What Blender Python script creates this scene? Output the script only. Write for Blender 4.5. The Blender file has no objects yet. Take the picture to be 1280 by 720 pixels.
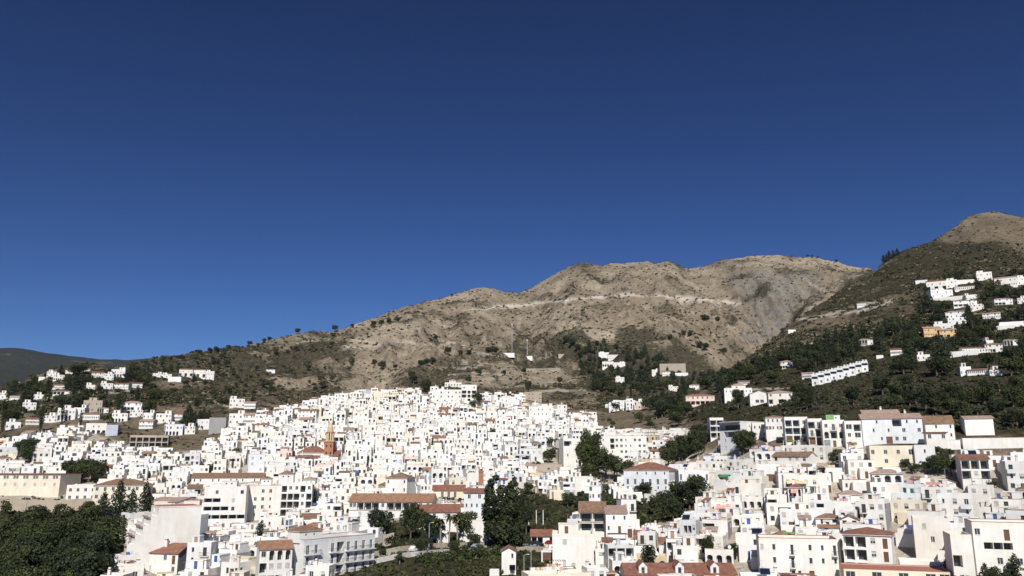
# White hillside village below a bare limestone mountain, clear blue sky.
import bpy, math, random
import numpy as np
from mathutils import Vector, Matrix

R = random.Random(11)
SC = bpy.context.scene
COL = SC.collection
F = 1004.0                      # focal length in photo pixels (1280 wide)
PITCH = math.radians(12.4)
CP, SP = math.cos(PITCH), math.sin(PITCH)

# ---------------------------------------------------------------- view maths
def pix_dir(u, v):
    x, y = (u - 640.0) / F, (360.0 - v) / F
    dx, dy, dz = x, CP - y * SP, SP + y * CP
    return math.atan2(dx, dy), dz / math.hypot(dx, dy)      # azimuth, tan(elevation)

def project(p):
    fy = p[1] * CP + p[2] * SP
    uy = -p[1] * SP + p[2] * CP
    if fy < 1:
        return (-9999.0, -9999.0, 1.0)
    return 640 + F * p[0] / fy, 360 - F * uy / fy, fy

# ---------------------------------------------------------------- numpy noise
def _hash(ix, iy, s):
    h = (ix.astype(np.int64) * 374761393 + iy.astype(np.int64) * 668265263 + s * 1274126177) & 0xFFFFFFFF
    h = ((h ^ (h >> 13)) * 1274126177) & 0xFFFFFFFF
    return ((h ^ (h >> 16)) & 0xFFFF) / 65535.0

def vnoise(x, y, s=0):
    x = np.asarray(x, float); y = np.asarray(y, float)
    ix, iy = np.floor(x), np.floor(y)
    fx, fy = x - ix, y - iy
    fx = fx * fx * fx * (fx * (fx * 6 - 15) + 10); fy = fy * fy * fy * (fy * (fy * 6 - 15) + 10)
    a, b = _hash(ix, iy, s), _hash(ix + 1, iy, s)
    c, d = _hash(ix, iy + 1, s), _hash(ix + 1, iy + 1, s)
    return ((a * (1 - fx) + b * fx) * (1 - fy) + (c * (1 - fx) + d * fx) * fy) * 2 - 1

def fbm(x, y, o=4, s=0):
    r = 0; a = 1.0
    for i in range(o):
        r = r + a * vnoise(x, y, s + i * 17); x = x * 2.03 + 11.3; y = y * 2.03 - 7.1; a *= 0.5
    return r

def ridged(x, y, o=4, s=0):
    r = 0; a = 1.0
    for i in range(o):
        r = r + a * (1 - np.abs(vnoise(x, y, s + i * 13)) * 2); x = x * 2.07 + 5.1; y = y * 2.07 + 3.7; a *= 0.5
    return r

# ---------------------------------------------------------------- terrain profiles (pixel row, distance)
KEYS = {
 -300: [(800,185),(760,210),(720,245),(680,290),(640,355),(600,430),(560,520),(530,620),(505,760),(492,950)],
 0:    [(800,185),(760,210),(720,245),(680,290),(640,355),(600,430),(560,520),(530,620),(505,760),(486,950)],
 30:   [(800,180),(760,205),(720,240),(680,285),(640,350),(600,425),(560,510),(530,600),(500,760),(479,960)],
 60:   [(800,180),(760,205),(720,240),(680,285),(640,350),(600,425),(560,510),(530,600),(493,760),(468,980)],
 95:   [(800,175),(760,198),(720,232),(680,280),(640,342),(600,412),(560,495),(530,585),(490,740),(461,1000)],
 125:  [(800,172),(760,195),(720,228),(680,278),(640,338),(600,405),(560,488),(530,577),(490,730),(462,980)],
 160:  [(800,170),(760,190),(720,223),(680,272),(640,333),(600,398),(560,478),(530,567),(490,715),(470,930)],
 200: [(800,172),(760,198),(720,236),(680,292),(640,338),(600,390),(560,468),(532,555),(495,700),(477,900)],
 250: [(800,170),(760,195),(720,232),(680,288),(640,334),(600,384),(560,456),(535,535),(500,680),(478,850)],
 300: [(800,166),(760,189),(720,224),(680,280),(640,327),(600,372),(560,442),(535,505),(515,570),(503,660)],
 350: [(800,162),(760,184),(720,218),(680,272),(640,320),(600,366),(560,430),(535,482),(520,525),(512,580)],
 400: [(800,160),(760,182),(720,217),(680,266),(640,308),(600,356),(560,422),(532,483),(513,535),(504,590)],
 450: [(800,158),(760,180),(720,214),(680,256),(640,296),(600,348),(560,417),(528,495),(508,550),(497,600)],
 520:  [(800,155),(760,170),(720,198),(680,236),(640,281),(600,340),(560,413),(525,500),(503,560),(489,620)],
 560:  [(800,156),(760,172),(720,200),(680,240),(640,284),(600,341),(560,413),(523,505),(498,568),(483,640)],
 600:  [(800,158),(760,174),(720,203),(680,243),(640,287),(600,343),(560,414),(527,490),(505,560),(488,640)],
 660:  [(800,160),(760,176),(720,205),(680,245),(640,290),(600,345),(560,415),(530,480),(512,540),(498,600)],
 710:  [(800,162),(760,178),(720,203),(680,240),(640,288),(605,340),(568,412),(540,470),(522,530),(512,600)],
 760:  [(800,165),(760,180),(720,200),(680,235),(640,283),(610,335),(575,405),(550,460),(530,520),(512,600)],
 810: [(800,165),(760,180),(720,200),(680,236),(640,288),(610,336),(577,386),(550,434),(527,500),(508,590)],
 860: [(800,165),(760,180),(720,199),(680,229),(640,276),(610,325),(580,364),(550,406),(520,480),(497,580)],
 900: [(800,165),(760,180),(720,199),(680,224),(640,260),(605,302),(572,338),(540,385),(505,490),(474,630)],
 940:  [(800,165),(760,180),(720,200),(680,222),(640,250),(600,280),(565,315),(530,370),(490,500),(447,720)],
 1000: [(800,165),(760,181),(720,200),(680,222),(640,247),(600,272),(565,297),(533,332),(462,560),(397,870)],
 1040: [(800,165),(760,181),(720,200),(680,221),(640,246),(600,270),(565,293),(535,322),(450,585),(371,990)],
 1088: [(800,165),(760,182),(720,200),(680,220),(640,245),(600,268),(565,290),(537,316),(440,600),(339,1110)],
 1120: [(800,165),(760,182),(720,200),(680,220),(640,245),(600,268),(565,290),(537,315),(430,620),(319,1180)],
 1150: [(800,165),(760,182),(720,200),(680,220),(640,245),(600,268),(565,290),(537,315),(424,635),(305,1250)],
 1185: [(800,165),(760,182),(720,200),(680,220),(640,245),(600,268),(565,290),(537,315),(418,645),(291,1340)],
 1210: [(800,165),(760,182),(720,200),(680,220),(640,245),(600,268),(565,290),(537,315),(412,655),(274,1420)],
 1238: [(800,165),(760,182),(720,200),(680,220),(640,245),(600,268),(565,290),(537,316),(408,660),(266,1470)],
 1280: [(800,165),(760,182),(720,200),(680,220),(640,245),(600,268),(565,290),(540,316),(405,670),(272,1500)],
 1600: [(800,165),(760,182),(720,200),(680,220),(640,245),(600,268),(565,290),(540,316),(405,690),(330,1550)],
}
SKY = [(-300,530,1100),(0,505,1200),(60,492,1250),(100,478,1300),(150,456,1350),(190,447,1400),(215,447,1420),(250,443,1450),(270,440,1480),(300,436,1520),
 (320,430,1550),(345,424,1600),(375,416,1650),(415,411,1720),(440,408,1760),(465,397,1820),(480,392,1850),(500,386,1900),(530,378,1950),(555,373,2000),
 (580,363,2050),(605,359,2080),(630,364,2150),(650,367,2200),(660,363,2200),(690,345,2230),(715,330,2250),(725,327,2260),(745,330,2270),(752,332,2280),
 (765,330,2290),(790,329,2300),(815,329,2310),(832,326,2320),(845,330,2340),(855,335,2370),(870,334,2400),(885,330,2420),(900,325,2440),(935,321,2460),
 (960,320,2480),(990,321,2480),(1015,321,2480),(1040,326,2470),(1055,330,2470),(1085,336,2450),(1120,350,2430),(1300,380,2400),(1600,420,2300)]

def level_tables(cols):
    """cols: list of [(u,v,d)...]; returns per level arrays azimuth, distance, height."""
    out = []
    for k in range(len(cols[0])):
        a = []
        for c in cols:
            u, v, d = c[k]
            ph, te = pix_dir(u, v)
            a.append((ph, d, d * te))
        a.sort()
        out.append(np.array(a))
    return out

class Terrain:
    def __init__(self, levels, az0, az1, naz, dist, tail, smooth):
        self.az = np.linspace(az0, az1, naz); self.D = dist
        ds = np.stack([np.interp(self.az, L[:, 0], L[:, 1]) for L in levels], 1)
        zs = np.stack([np.interp(self.az, L[:, 0], L[:, 2]) for L in levels], 1)
        Z = np.empty((naz, len(dist)))
        self.top = ds[:, -1].copy()
        for i in range(naz):
            dd = np.concatenate([ds[i], [ds[i, -1] + t[0] for t in tail]])
            zz = np.concatenate([zs[i], [zs[i, -1] + t[1] for t in tail]])
            if self.pre:
                dd = np.concatenate([[p[0] for p in self.pre], dd]); zz = np.concatenate([[p[1] for p in self.pre], zz])
            Z[i] = np.interp(dist, dd, zz)
        for _ in range(smooth):
            Z[:, 1:-1] = 0.25 * Z[:, :-2] + 0.5 * Z[:, 1:-1] + 0.25 * Z[:, 2:]
        self.Z = Z
        self.X = np.sin(self.az)[:, None] * dist[None, :]
        self.Y = np.cos(self.az)[:, None] * dist[None, :]
    pre = None
    def height(self, x, y):
        ph, d = math.atan2(x, y), math.hypot(x, y)
        i = (ph - self.az[0]) / (self.az[1] - self.az[0])
        i = min(max(i, 0), len(self.az) - 1.001); i0 = int(i); f = i - i0
        j = int(np.searchsorted(self.D, d)) - 1
        j = min(max(j, 0), len(self.D) - 2)
        g = min(max((d - self.D[j]) / (self.D[j + 1] - self.D[j]), 0), 1)
        Z = self.Z
        return float((Z[i0, j] * (1 - g) + Z[i0, j + 1] * g) * (1 - f) + (Z[i0 + 1, j] * (1 - g) + Z[i0 + 1, j + 1] * g) * f)
    def hit(self, u, v):
        """first point of the terrain under pixel (u,v)"""
        ph, te = pix_dir(u, v)
        i = (ph - self.az[0]) / (self.az[1] - self.az[0])
        i = min(max(i, 0), len(self.az) - 1.001); i0 = int(i); f = i - i0
        prof = self.Z[i0] * (1 - f) + self.Z[i0 + 1] * f
        m = (prof >= self.D * te) & (self.D > 60)
        if not m.any():
            return None
        j = int(np.argmax(m))
        if j == 0:
            d = self.D[0]
        else:
            a = prof[j - 1] - self.D[j - 1] * te; b = prof[j] - self.D[j] * te
            t = a / (a - b) if a != b else 0
            d = self.D[j - 1] + (self.D[j] - self.D[j - 1]) * t
        return Vector((math.sin(ph) * d, math.cos(ph) * d, d * te))

# hillside that carries the village and the right spur
class Hill(Terrain):
    pre = [(0, -14), (15, -15), (60, -34), (120, -33)]
lev = level_tables([[(u, v, d) for v, d in KEYS[u]] for u in sorted(KEYS)])
Dh = np.concatenate([np.linspace(2, 140, 24), np.linspace(146, 720, 240), np.linspace(726, 2000, 170)])
hill = Hill(lev, math.radians(-52), math.radians(52), 620, Dh, [(60, -4), (400, -150), (900, -260)], 3)
n1 = fbm(hill.X / 160, hill.Y / 160, 4, 3)
far = np.clip((hill.D[None, :] - 520) / 500, 0, 1)
crest = np.exp(-((hill.D[None, :] - hill.top[:, None]) / 160.0) ** 2)
hill.Z += n1 * (0.6 + 9 * far * (1 - 0.7 * crest)) + fbm(hill.X / 26, hill.Y / 26, 3, 9) * (0.25 + 1.8 * far) + ridged(hill.X / 30, hill.Y / 44, 3, 10) * 2.6 * far

# the mountain
def mcol(u, v, d):
    c = []
    for t in (0, .06, .12, .2, .3, .42, .55, .68, .8, .9, .96, 1):
        vv = 540 + (v - 540) * t
        c.append((u, vv, 660 + (d - 660) * t ** 1.25))
    return c
lev2 = level_tables([mcol(*s) for s in SKY])
Dm = np.concatenate([np.linspace(600, 1500, 210), np.linspace(1504, 3000, 300)])
mount = Terrain(lev2, math.radians(-44), math.radians(44), 900, Dm, [(40, -6), (500, -160), (900, -300)], 3)
crest = np.exp(-((mount.D[None, :] - mount.top[:, None]) / 240.0) ** 2)
wx = mount.X + 60 * fbm(mount.X / 300, mount.Y / 300, 3, 21)
wy = mount.Y + 60 * fbm(mount.X / 300, mount.Y / 300, 3, 22)
g = ridged(wx / 190, wy / 560, 4, 31)
amp = np.clip((mount.D[None, :] - 700) / 700, 0.05, 1)
mount.Z += (g - 0.6) * 30 * amp * (1 - 0.88 * crest)
mount.Z += ridged(wx / 48, wy / 120, 3, 41) * 6.5 * amp * (1 - 0.6 * crest) + ridged(mount.X / 20, mount.Y / 26, 2, 51) * 2.0 * amp * (1 - .4 * crest)
# the ravine on the mountain's right flank
def ravine(pts, width, depth):
    for (u0, v0), (u1, v1) in zip(pts[:-1], pts[1:]):
        a, b = mount.hit(u0, v0), mount.hit(u1, v1)
        if a is None or b is None: continue
        ax, ay, bx, by = a.x, a.y, b.x, b.y
        L2 = (bx - ax) ** 2 + (by - ay) ** 2
        t = np.clip(((mount.X - ax) * (bx - ax) + (mount.Y - ay) * (by - ay)) / L2, 0, 1)
        dd = np.hypot(mount.X - ax - t * (bx - ax), mount.Y - ay - t * (by - ay)) + 12 * fbm(mount.X / 60, mount.Y / 60, 3, 77)
        yield depth * np.exp(-np.abs(dd) / width)
for pts, wd, dp in (([(1010,345),(985,362),(968,382),(960,400),(945,425),(925,452)], 62, 70),
                    ([(905,360),(930,378),(955,400)], 45, 36),
                    ([(672,380),(668,402),(690,430),(700,450)], 45, 22),
                    ([(470,425),(468,450),(466,480)], 40, 16),
                    ([(800,372),(850,400),(905,428)], 55, 14)):
    rr = list(ravine(pts, wd, dp))
    if rr:
        mount.Z -= np.max(np.stack(rr), 0)

# the track cut across the mountain: a level bench in the slope
TRACK = np.zeros(mount.Z.shape); SPOIL = np.zeros(mount.Z.shape)
def carve(pts, half, fall, weight):
    P = []
    for (u0, v0), (u1, v1) in zip(pts[:-1], pts[1:]):
        for k in range(14): P.append(mount.hit(u0 + (u1 - u0) * k / 14, v0 + (v1 - v0) * k / 14))
    P = [q for q in P if q is not None]
    xy = np.array([(q.x, q.y) for q in P]); z = np.array([q.z for q in P])
    for _ in range(5): z[1:-1] = (z[:-2] + 2 * z[1:-1] + z[2:]) / 4
    for _ in range(3): xy[1:-1] = (xy[:-2] + 2 * xy[1:-1] + xy[2:]) / 4
    best = np.full(mount.Z.shape, 1e9); bz = np.zeros(mount.Z.shape)
    for i in range(len(xy) - 1):
        ax, ay = xy[i]; bx, by = xy[i + 1]; L2 = (bx - ax) ** 2 + (by - ay) ** 2 + 1e-9
        t = np.clip(((mount.X - ax) * (bx - ax) + (mount.Y - ay) * (by - ay)) / L2, 0, 1)
        d = np.hypot(mount.X - ax - t * (bx - ax), mount.Y - ay - t * (by - ay)); m = d < best
        best[m] = d[m]; bz[m] = (z[i] + (z[i + 1] - z[i]) * t)[m]
    w = np.clip((half + 7 - best) / 7, 0, 1)
    mount.Z[:] = mount.Z * (1 - w) + bz * w
    TRACK[:] = np.maximum(TRACK, weight * np.clip((half + fall * (1 + .5 * vnoise(mount.X / 40, mount.Y / 40, 4)) - best) / 5, 0, 1))
carve([(590,387),(605,386),(620,384),(640,382.5),(660,380.5),(700,376),(740,371.5),(765,369.5),(790,368.8),(830,371),(870,374),(903,376.5),(925,381)], 5, 7, 1.0)
carve([(440,429.5),(500,433),(560,437.5),(600,439.5),(650,443.5),(700,446)], 2, 1, .6)
carve([(1035,354),(1058,350),(1080,342)], 2, 2, .8)
carve([(640,390),(600,395),(560,402)], 2, 1, .4)

# far blue ridge at the left
ridge_s = [(-400,452,6200),(-150,440,6200),(0,435,6000),(20,434,6000),(60,440,6000),(100,445,6000),(125,448,6000),(160,450,6100),(190,448,6200),(225,448,6300),(300,455,6300),(500,470,6300)]
lev3 = level_tables([[(u, 530, 4000), (u, 500, 4500), (u, (480 + v) / 2, 5200), (u, v, d)] for u, v, d in ridge_s])
ridge = Terrain(lev3, math.radians(-56), math.radians(0), 300, np.linspace(3900, 7400, 120), [(200, -30), (1200, -300)], 2)
ridge.Z += (ridged(ridge.X / 700, ridge.Y / 900, 4, 5) - .6) * 40 * (1 - np.exp(-((ridge.D[None, :] - ridge.top[:, None]) / 500.0) ** 2)) + fbm(ridge.X / 120, ridge.Y / 120, 3, 6) * 5

def ground_at(x, y):
    return hill.height(x, y)
# ---------------------------------------------------------------- materials
MATS = {}
def _nt(name):
    m = bpy.data.materials.new(name); m.use_nodes = True
    nt = m.node_tree
    b = nt.nodes['Principled BSDF']
    MATS[name] = m
    return m, nt, b

def _n(nt, t, **kw):
    n = nt.nodes.new(t)
    for k, v in kw.items():
        if k in n.inputs.keys() if isinstance(k, str) else False:
            n.inputs[k].default_value = v
        else:
            setattr(n, k, v)
    return n

def noise(nt, vec, scale, detail=3, rough=.55):
    n = nt.nodes.new('ShaderNodeTexNoise')
    n.inputs['Scale'].default_value = scale; n.inputs['Detail'].default_value = detail; n.inputs['Roughness'].default_value = rough
    nt.links.new(vec, n.inputs['Vector'])
    return n.outputs['Fac']

def ramp(nt, fac, stops):
    r = nt.nodes.new('ShaderNodeValToRGB'); e = r.color_ramp.elements
    while len(e) < len(stops): e.new(0.5)
    for i, (p, c) in enumerate(stops):
        e[i].position = p; e[i].color = (*c, 1) if len(c) == 3 else c
    nt.links.new(fac, r.inputs['Fac'])
    return r.outputs['Color']

def mixc(nt, fac, a, b, mode='MIX'):
    m = nt.nodes.new('ShaderNodeMix'); m.data_type = 'RGBA'; m.blend_type = mode
    for s, v in ((m.inputs[0], fac), (m.inputs[6], a), (m.inputs[7], b)):
        if hasattr(v, 'is_linked') or hasattr(v, 'links'): nt.links.new(v, s)
        elif isinstance(v, (int, float)): s.default_value = v
        else: s.default_value = (*v, 1)
    return m.outputs[2]

def mth(nt, op, a, b=None, clamp=False):
    m = nt.nodes.new('ShaderNodeMath'); m.operation = op; m.use_clamp = clamp
    for s, v in ((m.inputs[0], a), (m.inputs[1], b)):
        if v is None: continue
        if isinstance(v, (int, float)): s.default_value = v
        else: nt.links.new(v, s)
    return m.outputs[0]

def coords(nt, kind='Object'):
    return nt.nodes.new('ShaderNodeTexCoord').outputs[kind]

def geo_pos(nt):
    return nt.nodes.new('ShaderNodeNewGeometry').outputs['Position']

def bump(nt, b, h, dist=.05, strength=.6):
    n = nt.nodes.new('ShaderNodeBump'); n.inputs['Distance'].default_value = dist; n.inputs['Strength'].default_value = strength
    nt.links.new(h, n.inputs['Height']); nt.links.new(n.outputs['Normal'], b.inputs['Normal'])

def scaled(nt, vec, s):
    m = nt.nodes.new('ShaderNodeMapping'); m.inputs['Scale'].default_value = s
    nt.links.new(vec, m.inputs['Vector'])
    return m.outputs['Vector']

def plaster(name, col, dirt=.16):
    m, nt, b = _nt(name)
    p = geo_pos(nt)
    streak = noise(nt, scaled(nt, p, (.9, .9, .12)), 1.3, 4, .6)
    blot = noise(nt, p, .22, 4, .6)
    patch = ramp(nt, noise(nt, p, .16, 2, .5), [(.44, (1, 1, 1)), (.52, (.93, .925, .915)), (.62, (.985, .97, .94))])
    f = mth(nt, 'MULTIPLY', streak, blot)
    dark = tuple(c * k for c, k in zip(col, (.86, .84, .80)))
    c = ramp(nt, f, [(.10, col), (.42, dark)])
    oi = nt.nodes.new('ShaderNodeObjectInfo').outputs['Random']
    tint = ramp(nt, oi, [(0, (1, .98, .94)), (.25, (.93, .94, .96)), (.5, (1, 1, 1)), (.75, (.94, .92, .885)), (1, (.90, .90, .91))])
    c = mixc(nt, 1.0, c, tint, 'MULTIPLY')
    c = mixc(nt, 1.0, c, patch, 'MULTIPLY')
    nt.links.new(c, b.inputs['Base Color'])
    b.inputs['Roughness'].default_value = .92; b.inputs['Specular IOR Level'].default_value = .2
    return m

for nm, c in dict(white=(.82, .815, .80), white_warm=(.82, .80, .755), white_cool=(.765, .785, .81), white_grey=(.66, .67, .69), cream=(.79, .73, .60),  # white_cool: a cool whitewash, also painted shade on some facades
                  sand=(.62, .52, .37), pink=(.78, .65, .59), ochre=(.72, .52, .27), grey_render=(.36, .36, .38), tan_render=(.46, .40, .33),
                  brick_red=(.40, .195, .115), church_cream=(.60, .47, .31), orange=(.70, .40, .20), darkgrey=(.16,.165,.19), bluegrey=(.50,.55,.64)).items():  # bluegrey and darkgrey also serve as painted shade on some walls
    plaster(nm, c)

def tile(name, a, bcol, dark):
    m, nt, b = _nt(name)
    p = geo_pos(nt); o = coords(nt)
    f = noise(nt, p, .9, 4, .65)
    c = ramp(nt, f, [(.28, dark), (.48, a), (.7, bcol)])
    w = nt.nodes.new('ShaderNodeTexWave'); w.inputs['Scale'].default_value = 1.6; w.inputs['Distortion'].default_value = .4
    nt.links.new(o, w.inputs['Vector'])
    c = mixc(nt, .35, c, ramp(nt, w.outputs['Fac'], [(0, (.5, .5, .5)), (.6, (1, 1, 1))]), 'MULTIPLY')
    nt.links.new(c, b.inputs['Base Color']); b.inputs['Roughness'].default_value = .85
    bump(nt, b, w.outputs['Fac'], .12, .8)
tile('tile_red', (.28, .12, .08), (.37, .19, .13), (.17, .08, .055))
tile('tile_brown', (.27, .155, .095), (.38, .24, .16), (.15, .09, .06))
tile('tile_orange', (.36, .19, .11), (.46, .28, .18), (.24, .13, .08))
tile('tile_pink', (.44, .30, .24), (.56, .42, .35), (.32, .21, .16))

def plain(name, col, rough=.7, metal=0.0, var=.25, sc=1.5):
    m, nt, b = _nt(name)
    f = noise(nt, geo_pos(nt), sc, 3)
    c = ramp(nt, f, [(.3, tuple(x * (1 - var) for x in col)), (.7, tuple(min(1, x * (1 + var)) for x in col))])
    nt.links.new(c, b.inputs['Base Color'])
    b.inputs['Roughness'].default_value = rough; b.inputs['Metallic'].default_value = metal
for nm, c, r in (('glass', (.045, .05, .056), .22), ('dark', (.018, .018, .018), .8), ('shutter', (.42, .41, .38), .7), ('shutter_grey', (.22, .23, .25), .7), ('wood', (.13, .06, .03), .6),
                 ('wood_light', (.30, .19, .10), .65), ('green_paint', (.04, .13, .06), .5), ('blue_paint', (.05, .10, .30), .5), ('frame_white', (.72, .72, .72), .5),
                 ('iron', (.03, .03, .032), .5), ('steel', (.35, .36, .37), .45), ('roof_floor', (.42, .33, .27), .9), ('roof_grey', (.42, .42, .42), .9), ('roof_white', (.74, .73, .72), .9), ('roof_red', (.36, .13, .09), .85),
                 ('awning_red', (.42, .06, .05), .8), ('awning_green', (.05, .22, .09), .8), ('awning_sand', (.62, .48, .30), .8), ('awning_blue', (.06, .12, .36), .8), ('awning_dark', (.05,.055,.07), .8), ('awning_pink', (.62,.33,.27), .8),
                 ('solar', (.012, .016, .035), .2), ('asphalt', (.06, .06, .062), .95), ('concrete', (.40, .38, .35), .95), ('stone', (.30, .26, .20), .95), ('kerb', (.45, .44, .42), .9),
                 ('car_red', (.35, .03, .03), .3), ('car_dark', (.03, .035, .045), .3), ('car_white', (.7, .7, .7), .3), ('car_silver', (.35, .36, .38), .3), ('car_blue', (.04, .09, .22), .3), ('tyre', (.015, .015, .015), .9),
                 ('bark', (.11, .085, .06), .95), ('pale_bark', (.26, .22, .17), .95), ('tank', (.5, .5, .5), .5), ('paint_line', (.75, .75, .73), .7), ('lamp_head', (.5, .5, .5), .4), ('net_green', (.18,.36,.12), .8), ('parked_glass', (.03, .035, .04), .1)):
    plain(nm, c, r)

def leaf(name, a, b2, dead=None):
    m, nt, b = _nt(name)
    f = noise(nt, geo_pos(nt), .55, 3, .6)
    c = ramp(nt, f, [(.3, a), (.68, b2)])
    oi = nt.nodes.new('ShaderNodeObjectInfo').outputs['Random']
    c = mixc(nt, 1.0, c, ramp(nt, oi, [(0, (.72, .78, .72)), (.5, (1, 1, 1)), (1, (1.0, .92, .75))]), 'MULTIPLY')
    nt.links.new(c, b.inputs['Base Color']); b.inputs['Roughness'].default_value = .7; b.inputs['Specular IOR Level'].default_value = .25
leaf('leaf_dark', (0.018, 0.027, 0.011), (0.045, 0.057, 0.021))
leaf('leaf_mid', (0.03, 0.042, 0.014), (0.07, 0.08, 0.028))
leaf('leaf_pine', (0.014, 0.023, 0.012), (0.034, 0.044, 0.02))
leaf('leaf_olive', (0.04, 0.044, 0.026), (0.08, 0.083, 0.05))
leaf('leaf_palm', (0.035, 0.042, 0.018), (0.08, 0.083, 0.034))
leaf('leaf_rust', (.10, .05, .03), (.16, .085, .05))
leaf('leaf_lime', (0.075, 0.105, 0.022), (0.14, 0.17, 0.045))
leaf('leaf_scrub', (0.024, 0.025, 0.012), (0.058, 0.054, 0.03))
leaf('leaf_dry', (.12, .10, .06), (.21, .17, .10))

def attr(nt, nm):
    a = nt.nodes.new('ShaderNodeAttribute'); a.attribute_name = nm
    return a.outputs['Fac']

def terrain_mat(name, rock, veg1, veg2, sc, grain=.75):
    m, nt, b = _nt(name)
    p = geo_pos(nt)
    big = noise(nt, p, .006 * sc, 5, .6)
    mid = noise(nt, p, .03 * sc, 6, .7)
    fine = noise(nt, p, .085 * sc, 5, .75)
    grit = noise(nt, p, .17 * sc, 4, .8)
    f = mth(nt, 'ADD', mth(nt, 'MULTIPLY', big, .40), mth(nt, 'ADD', mth(nt, 'MULTIPLY', mid, .40), mth(nt, 'MULTIPLY', fine, .35)))
    c = ramp(nt, f, rock)
    # grey broken limestone
    gr = ramp(nt, fine, [(.36, (.06, .054, .048)), (.46, (.19, .175, .155)), (.66, (.30, .28, .25))])
    c = mixc(nt, mth(nt, 'MULTIPLY', attr(nt, 'grey'), ramp(nt, mid, [(.38, (.1, .1, .1)), (.55, (1, 1, 1))])), c, gr)
    # loose dark tufts and pale boulders
    g2 = mth(nt, 'ADD', mth(nt, 'MULTIPLY', grit, .6), mth(nt, 'MULTIPLY', fine, .4))
    tuft = ramp(nt, g2, [(.50, (0, 0, 0)), (.60, (1, 1, 1))])
    c = mixc(nt, mth(nt, 'MULTIPLY', tuft, grain), c, veg2)
    stone = ramp(nt, g2, [(.34, (1, 1, 1)), (.42, (0, 0, 0))])
    c = mixc(nt, mth(nt, 'MULTIPLY', stone, .5), c, (.40, .36, .30))
    s = mth(nt, 'ADD', mth(nt, 'MULTIPLY', attr(nt, 'veg'), 1.5), mth(nt, 'ADD', mth(nt, 'MULTIPLY', mid, 1.0), mth(nt, 'MULTIPLY', fine, .9)))
    mask = ramp(nt, mth(nt, 'DIVIDE', s, 3.0), [(.42, (0, 0, 0)), (.55, (1, 1, 1))])
    c = mixc(nt, mth(nt, 'MULTIPLY', mask, .92), c, ramp(nt, g2, [(.34, veg2), (.56, veg1)]))
    pc = ramp(nt, fine, [(.3, (.36, .31, .25)), (.7, (.60, .54, .45))])
    c = mixc(nt, attr(nt, 'pale'), c, pc)
    nt.links.new(c, b.inputs['Base Color']); b.inputs['Roughness'].default_value = 1.0; b.inputs['Specular IOR Level'].default_value = .05
    bump(nt, b, mth(nt, 'ADD', mid, mth(nt, 'MULTIPLY', fine, .5)), 7.0 / sc, 1.0)
    return m
terrain_mat('mountain_rock', [(.43, (.115, .091, .063)), (.55, (.235, .189, .135)), (.67, (.385, .322, .242))], (.034, .031, .018), (.085, .070, .044), 1.0, .68)
terrain_mat('hill_earth', [(.42, (.095, .073, .05)), (.56, (.165, .13, .09)), (.72, (.26, .215, .16))], (.022, .021, .011), (.066, .056, .033), 2.0, .75)
terrain_mat('far_ridge', [(.42, (.10, .085, .07)), (.56, (.16, .135, .11)), (.72, (.22, .19, .15))], (.016, .02, .015), (.026, .03, .02), .35, .3)

# ---------------------------------------------------------------- mesh building
class MB:
    __slots__ = ('v', 'f', 'm', 'mats')
    def __init__(self): self.v = []; self.f = []; self.m = []; self.mats = []
    def mi(self, mat):
        try: return self.mats.index(mat)
        except ValueError:
            self.mats.append(mat); return len(self.mats) - 1
    def face(self, pts, mat):
        k = len(self.v); self.v.extend(pts); self.f.append(tuple(range(k, k + len(pts)))); self.m.append(self.mi(mat))
    def box(self, x0, x1, y0, y1, z0, z1, mat, top=None, bottom=True):
        k = len(self.v)
        self.v.extend([(x0,y0,z0),(x1,y0,z0),(x1,y1,z0),(x0,y1,z0),(x0,y0,z1),(x1,y0,z1),(x1,y1,z1),(x0,y1,z1)])
        i = self.mi(mat); t = self.mi(top) if top else i
        self.f += [(k,k+1,k+5,k+4),(k+1,k+2,k+6,k+5),(k+2,k+3,k+7,k+6),(k+3,k,k+4,k+7),(k+4,k+5,k+6,k+7)]; self.m += [i,i,i,i,t]
        if bottom: self.f.append((k+3,k+2,k+1,k)); self.m.append(i)
    def tube(self, a, b, r0, r1, mat, n=6, cap=True):
        a = Vector(a); b = Vector(b); d = (b - a)
        if d.length < 1e-6: return
        d.normalize()
        q = d.to_track_quat('Z', 'Y'); k = len(self.v); i = self.mi(mat)
        for c, r in ((a, r0), (b, r1)):
            for j in range(n):
                t = 2 * math.pi * j / n
                self.v.append(tuple(c + q @ Vector((math.cos(t) * r, math.sin(t) * r, 0))))
        for j in range(n):
            self.f.append((k + j, k + (j + 1) % n, k + n + (j + 1) % n, k + n + j)); self.m.append(i)
        if cap: self.f.append(tuple(k + n + j for j in range(n))); self.m.append(i)
    def add(self, o, M=None):
        k = len(self.v)
        if M is None: self.v.extend(o.v)
        else: self.v.extend([tuple(M @ Vector(p)) for p in o.v])
        mp = [self.mi(x) for x in o.mats]
        self.f.extend([tuple(i + k for i in f) for f in o.f]); self.m.extend([mp[i] for i in o.m])
    def mesh(self, name):
        me = bpy.data.meshes.new(name)
        me.from_pydata(self.v, [], self.f)
        for x in self.mats: me.materials.append(MATS[x])
        if len(self.mats) > 1: me.polygons.foreach_set('material_index', self.m)
        me.update()
        return me

def link(name, data, parent=None, loc=(0, 0, 0), rz=0.0):
    o = bpy.data.objects.new(name, data); COL.objects.link(o)
    o.location = loc
    if rz: o.rotation_euler = (0, 0, rz)
    if parent is not None: o.parent = parent
    return o

def tag(o, label=None, cat=None, group=None, kind=None):
    if label: o['label'] = label
    if cat: o['category'] = cat
    if group: o['group'] = group
    if kind: o['kind'] = kind
    return o

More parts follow.
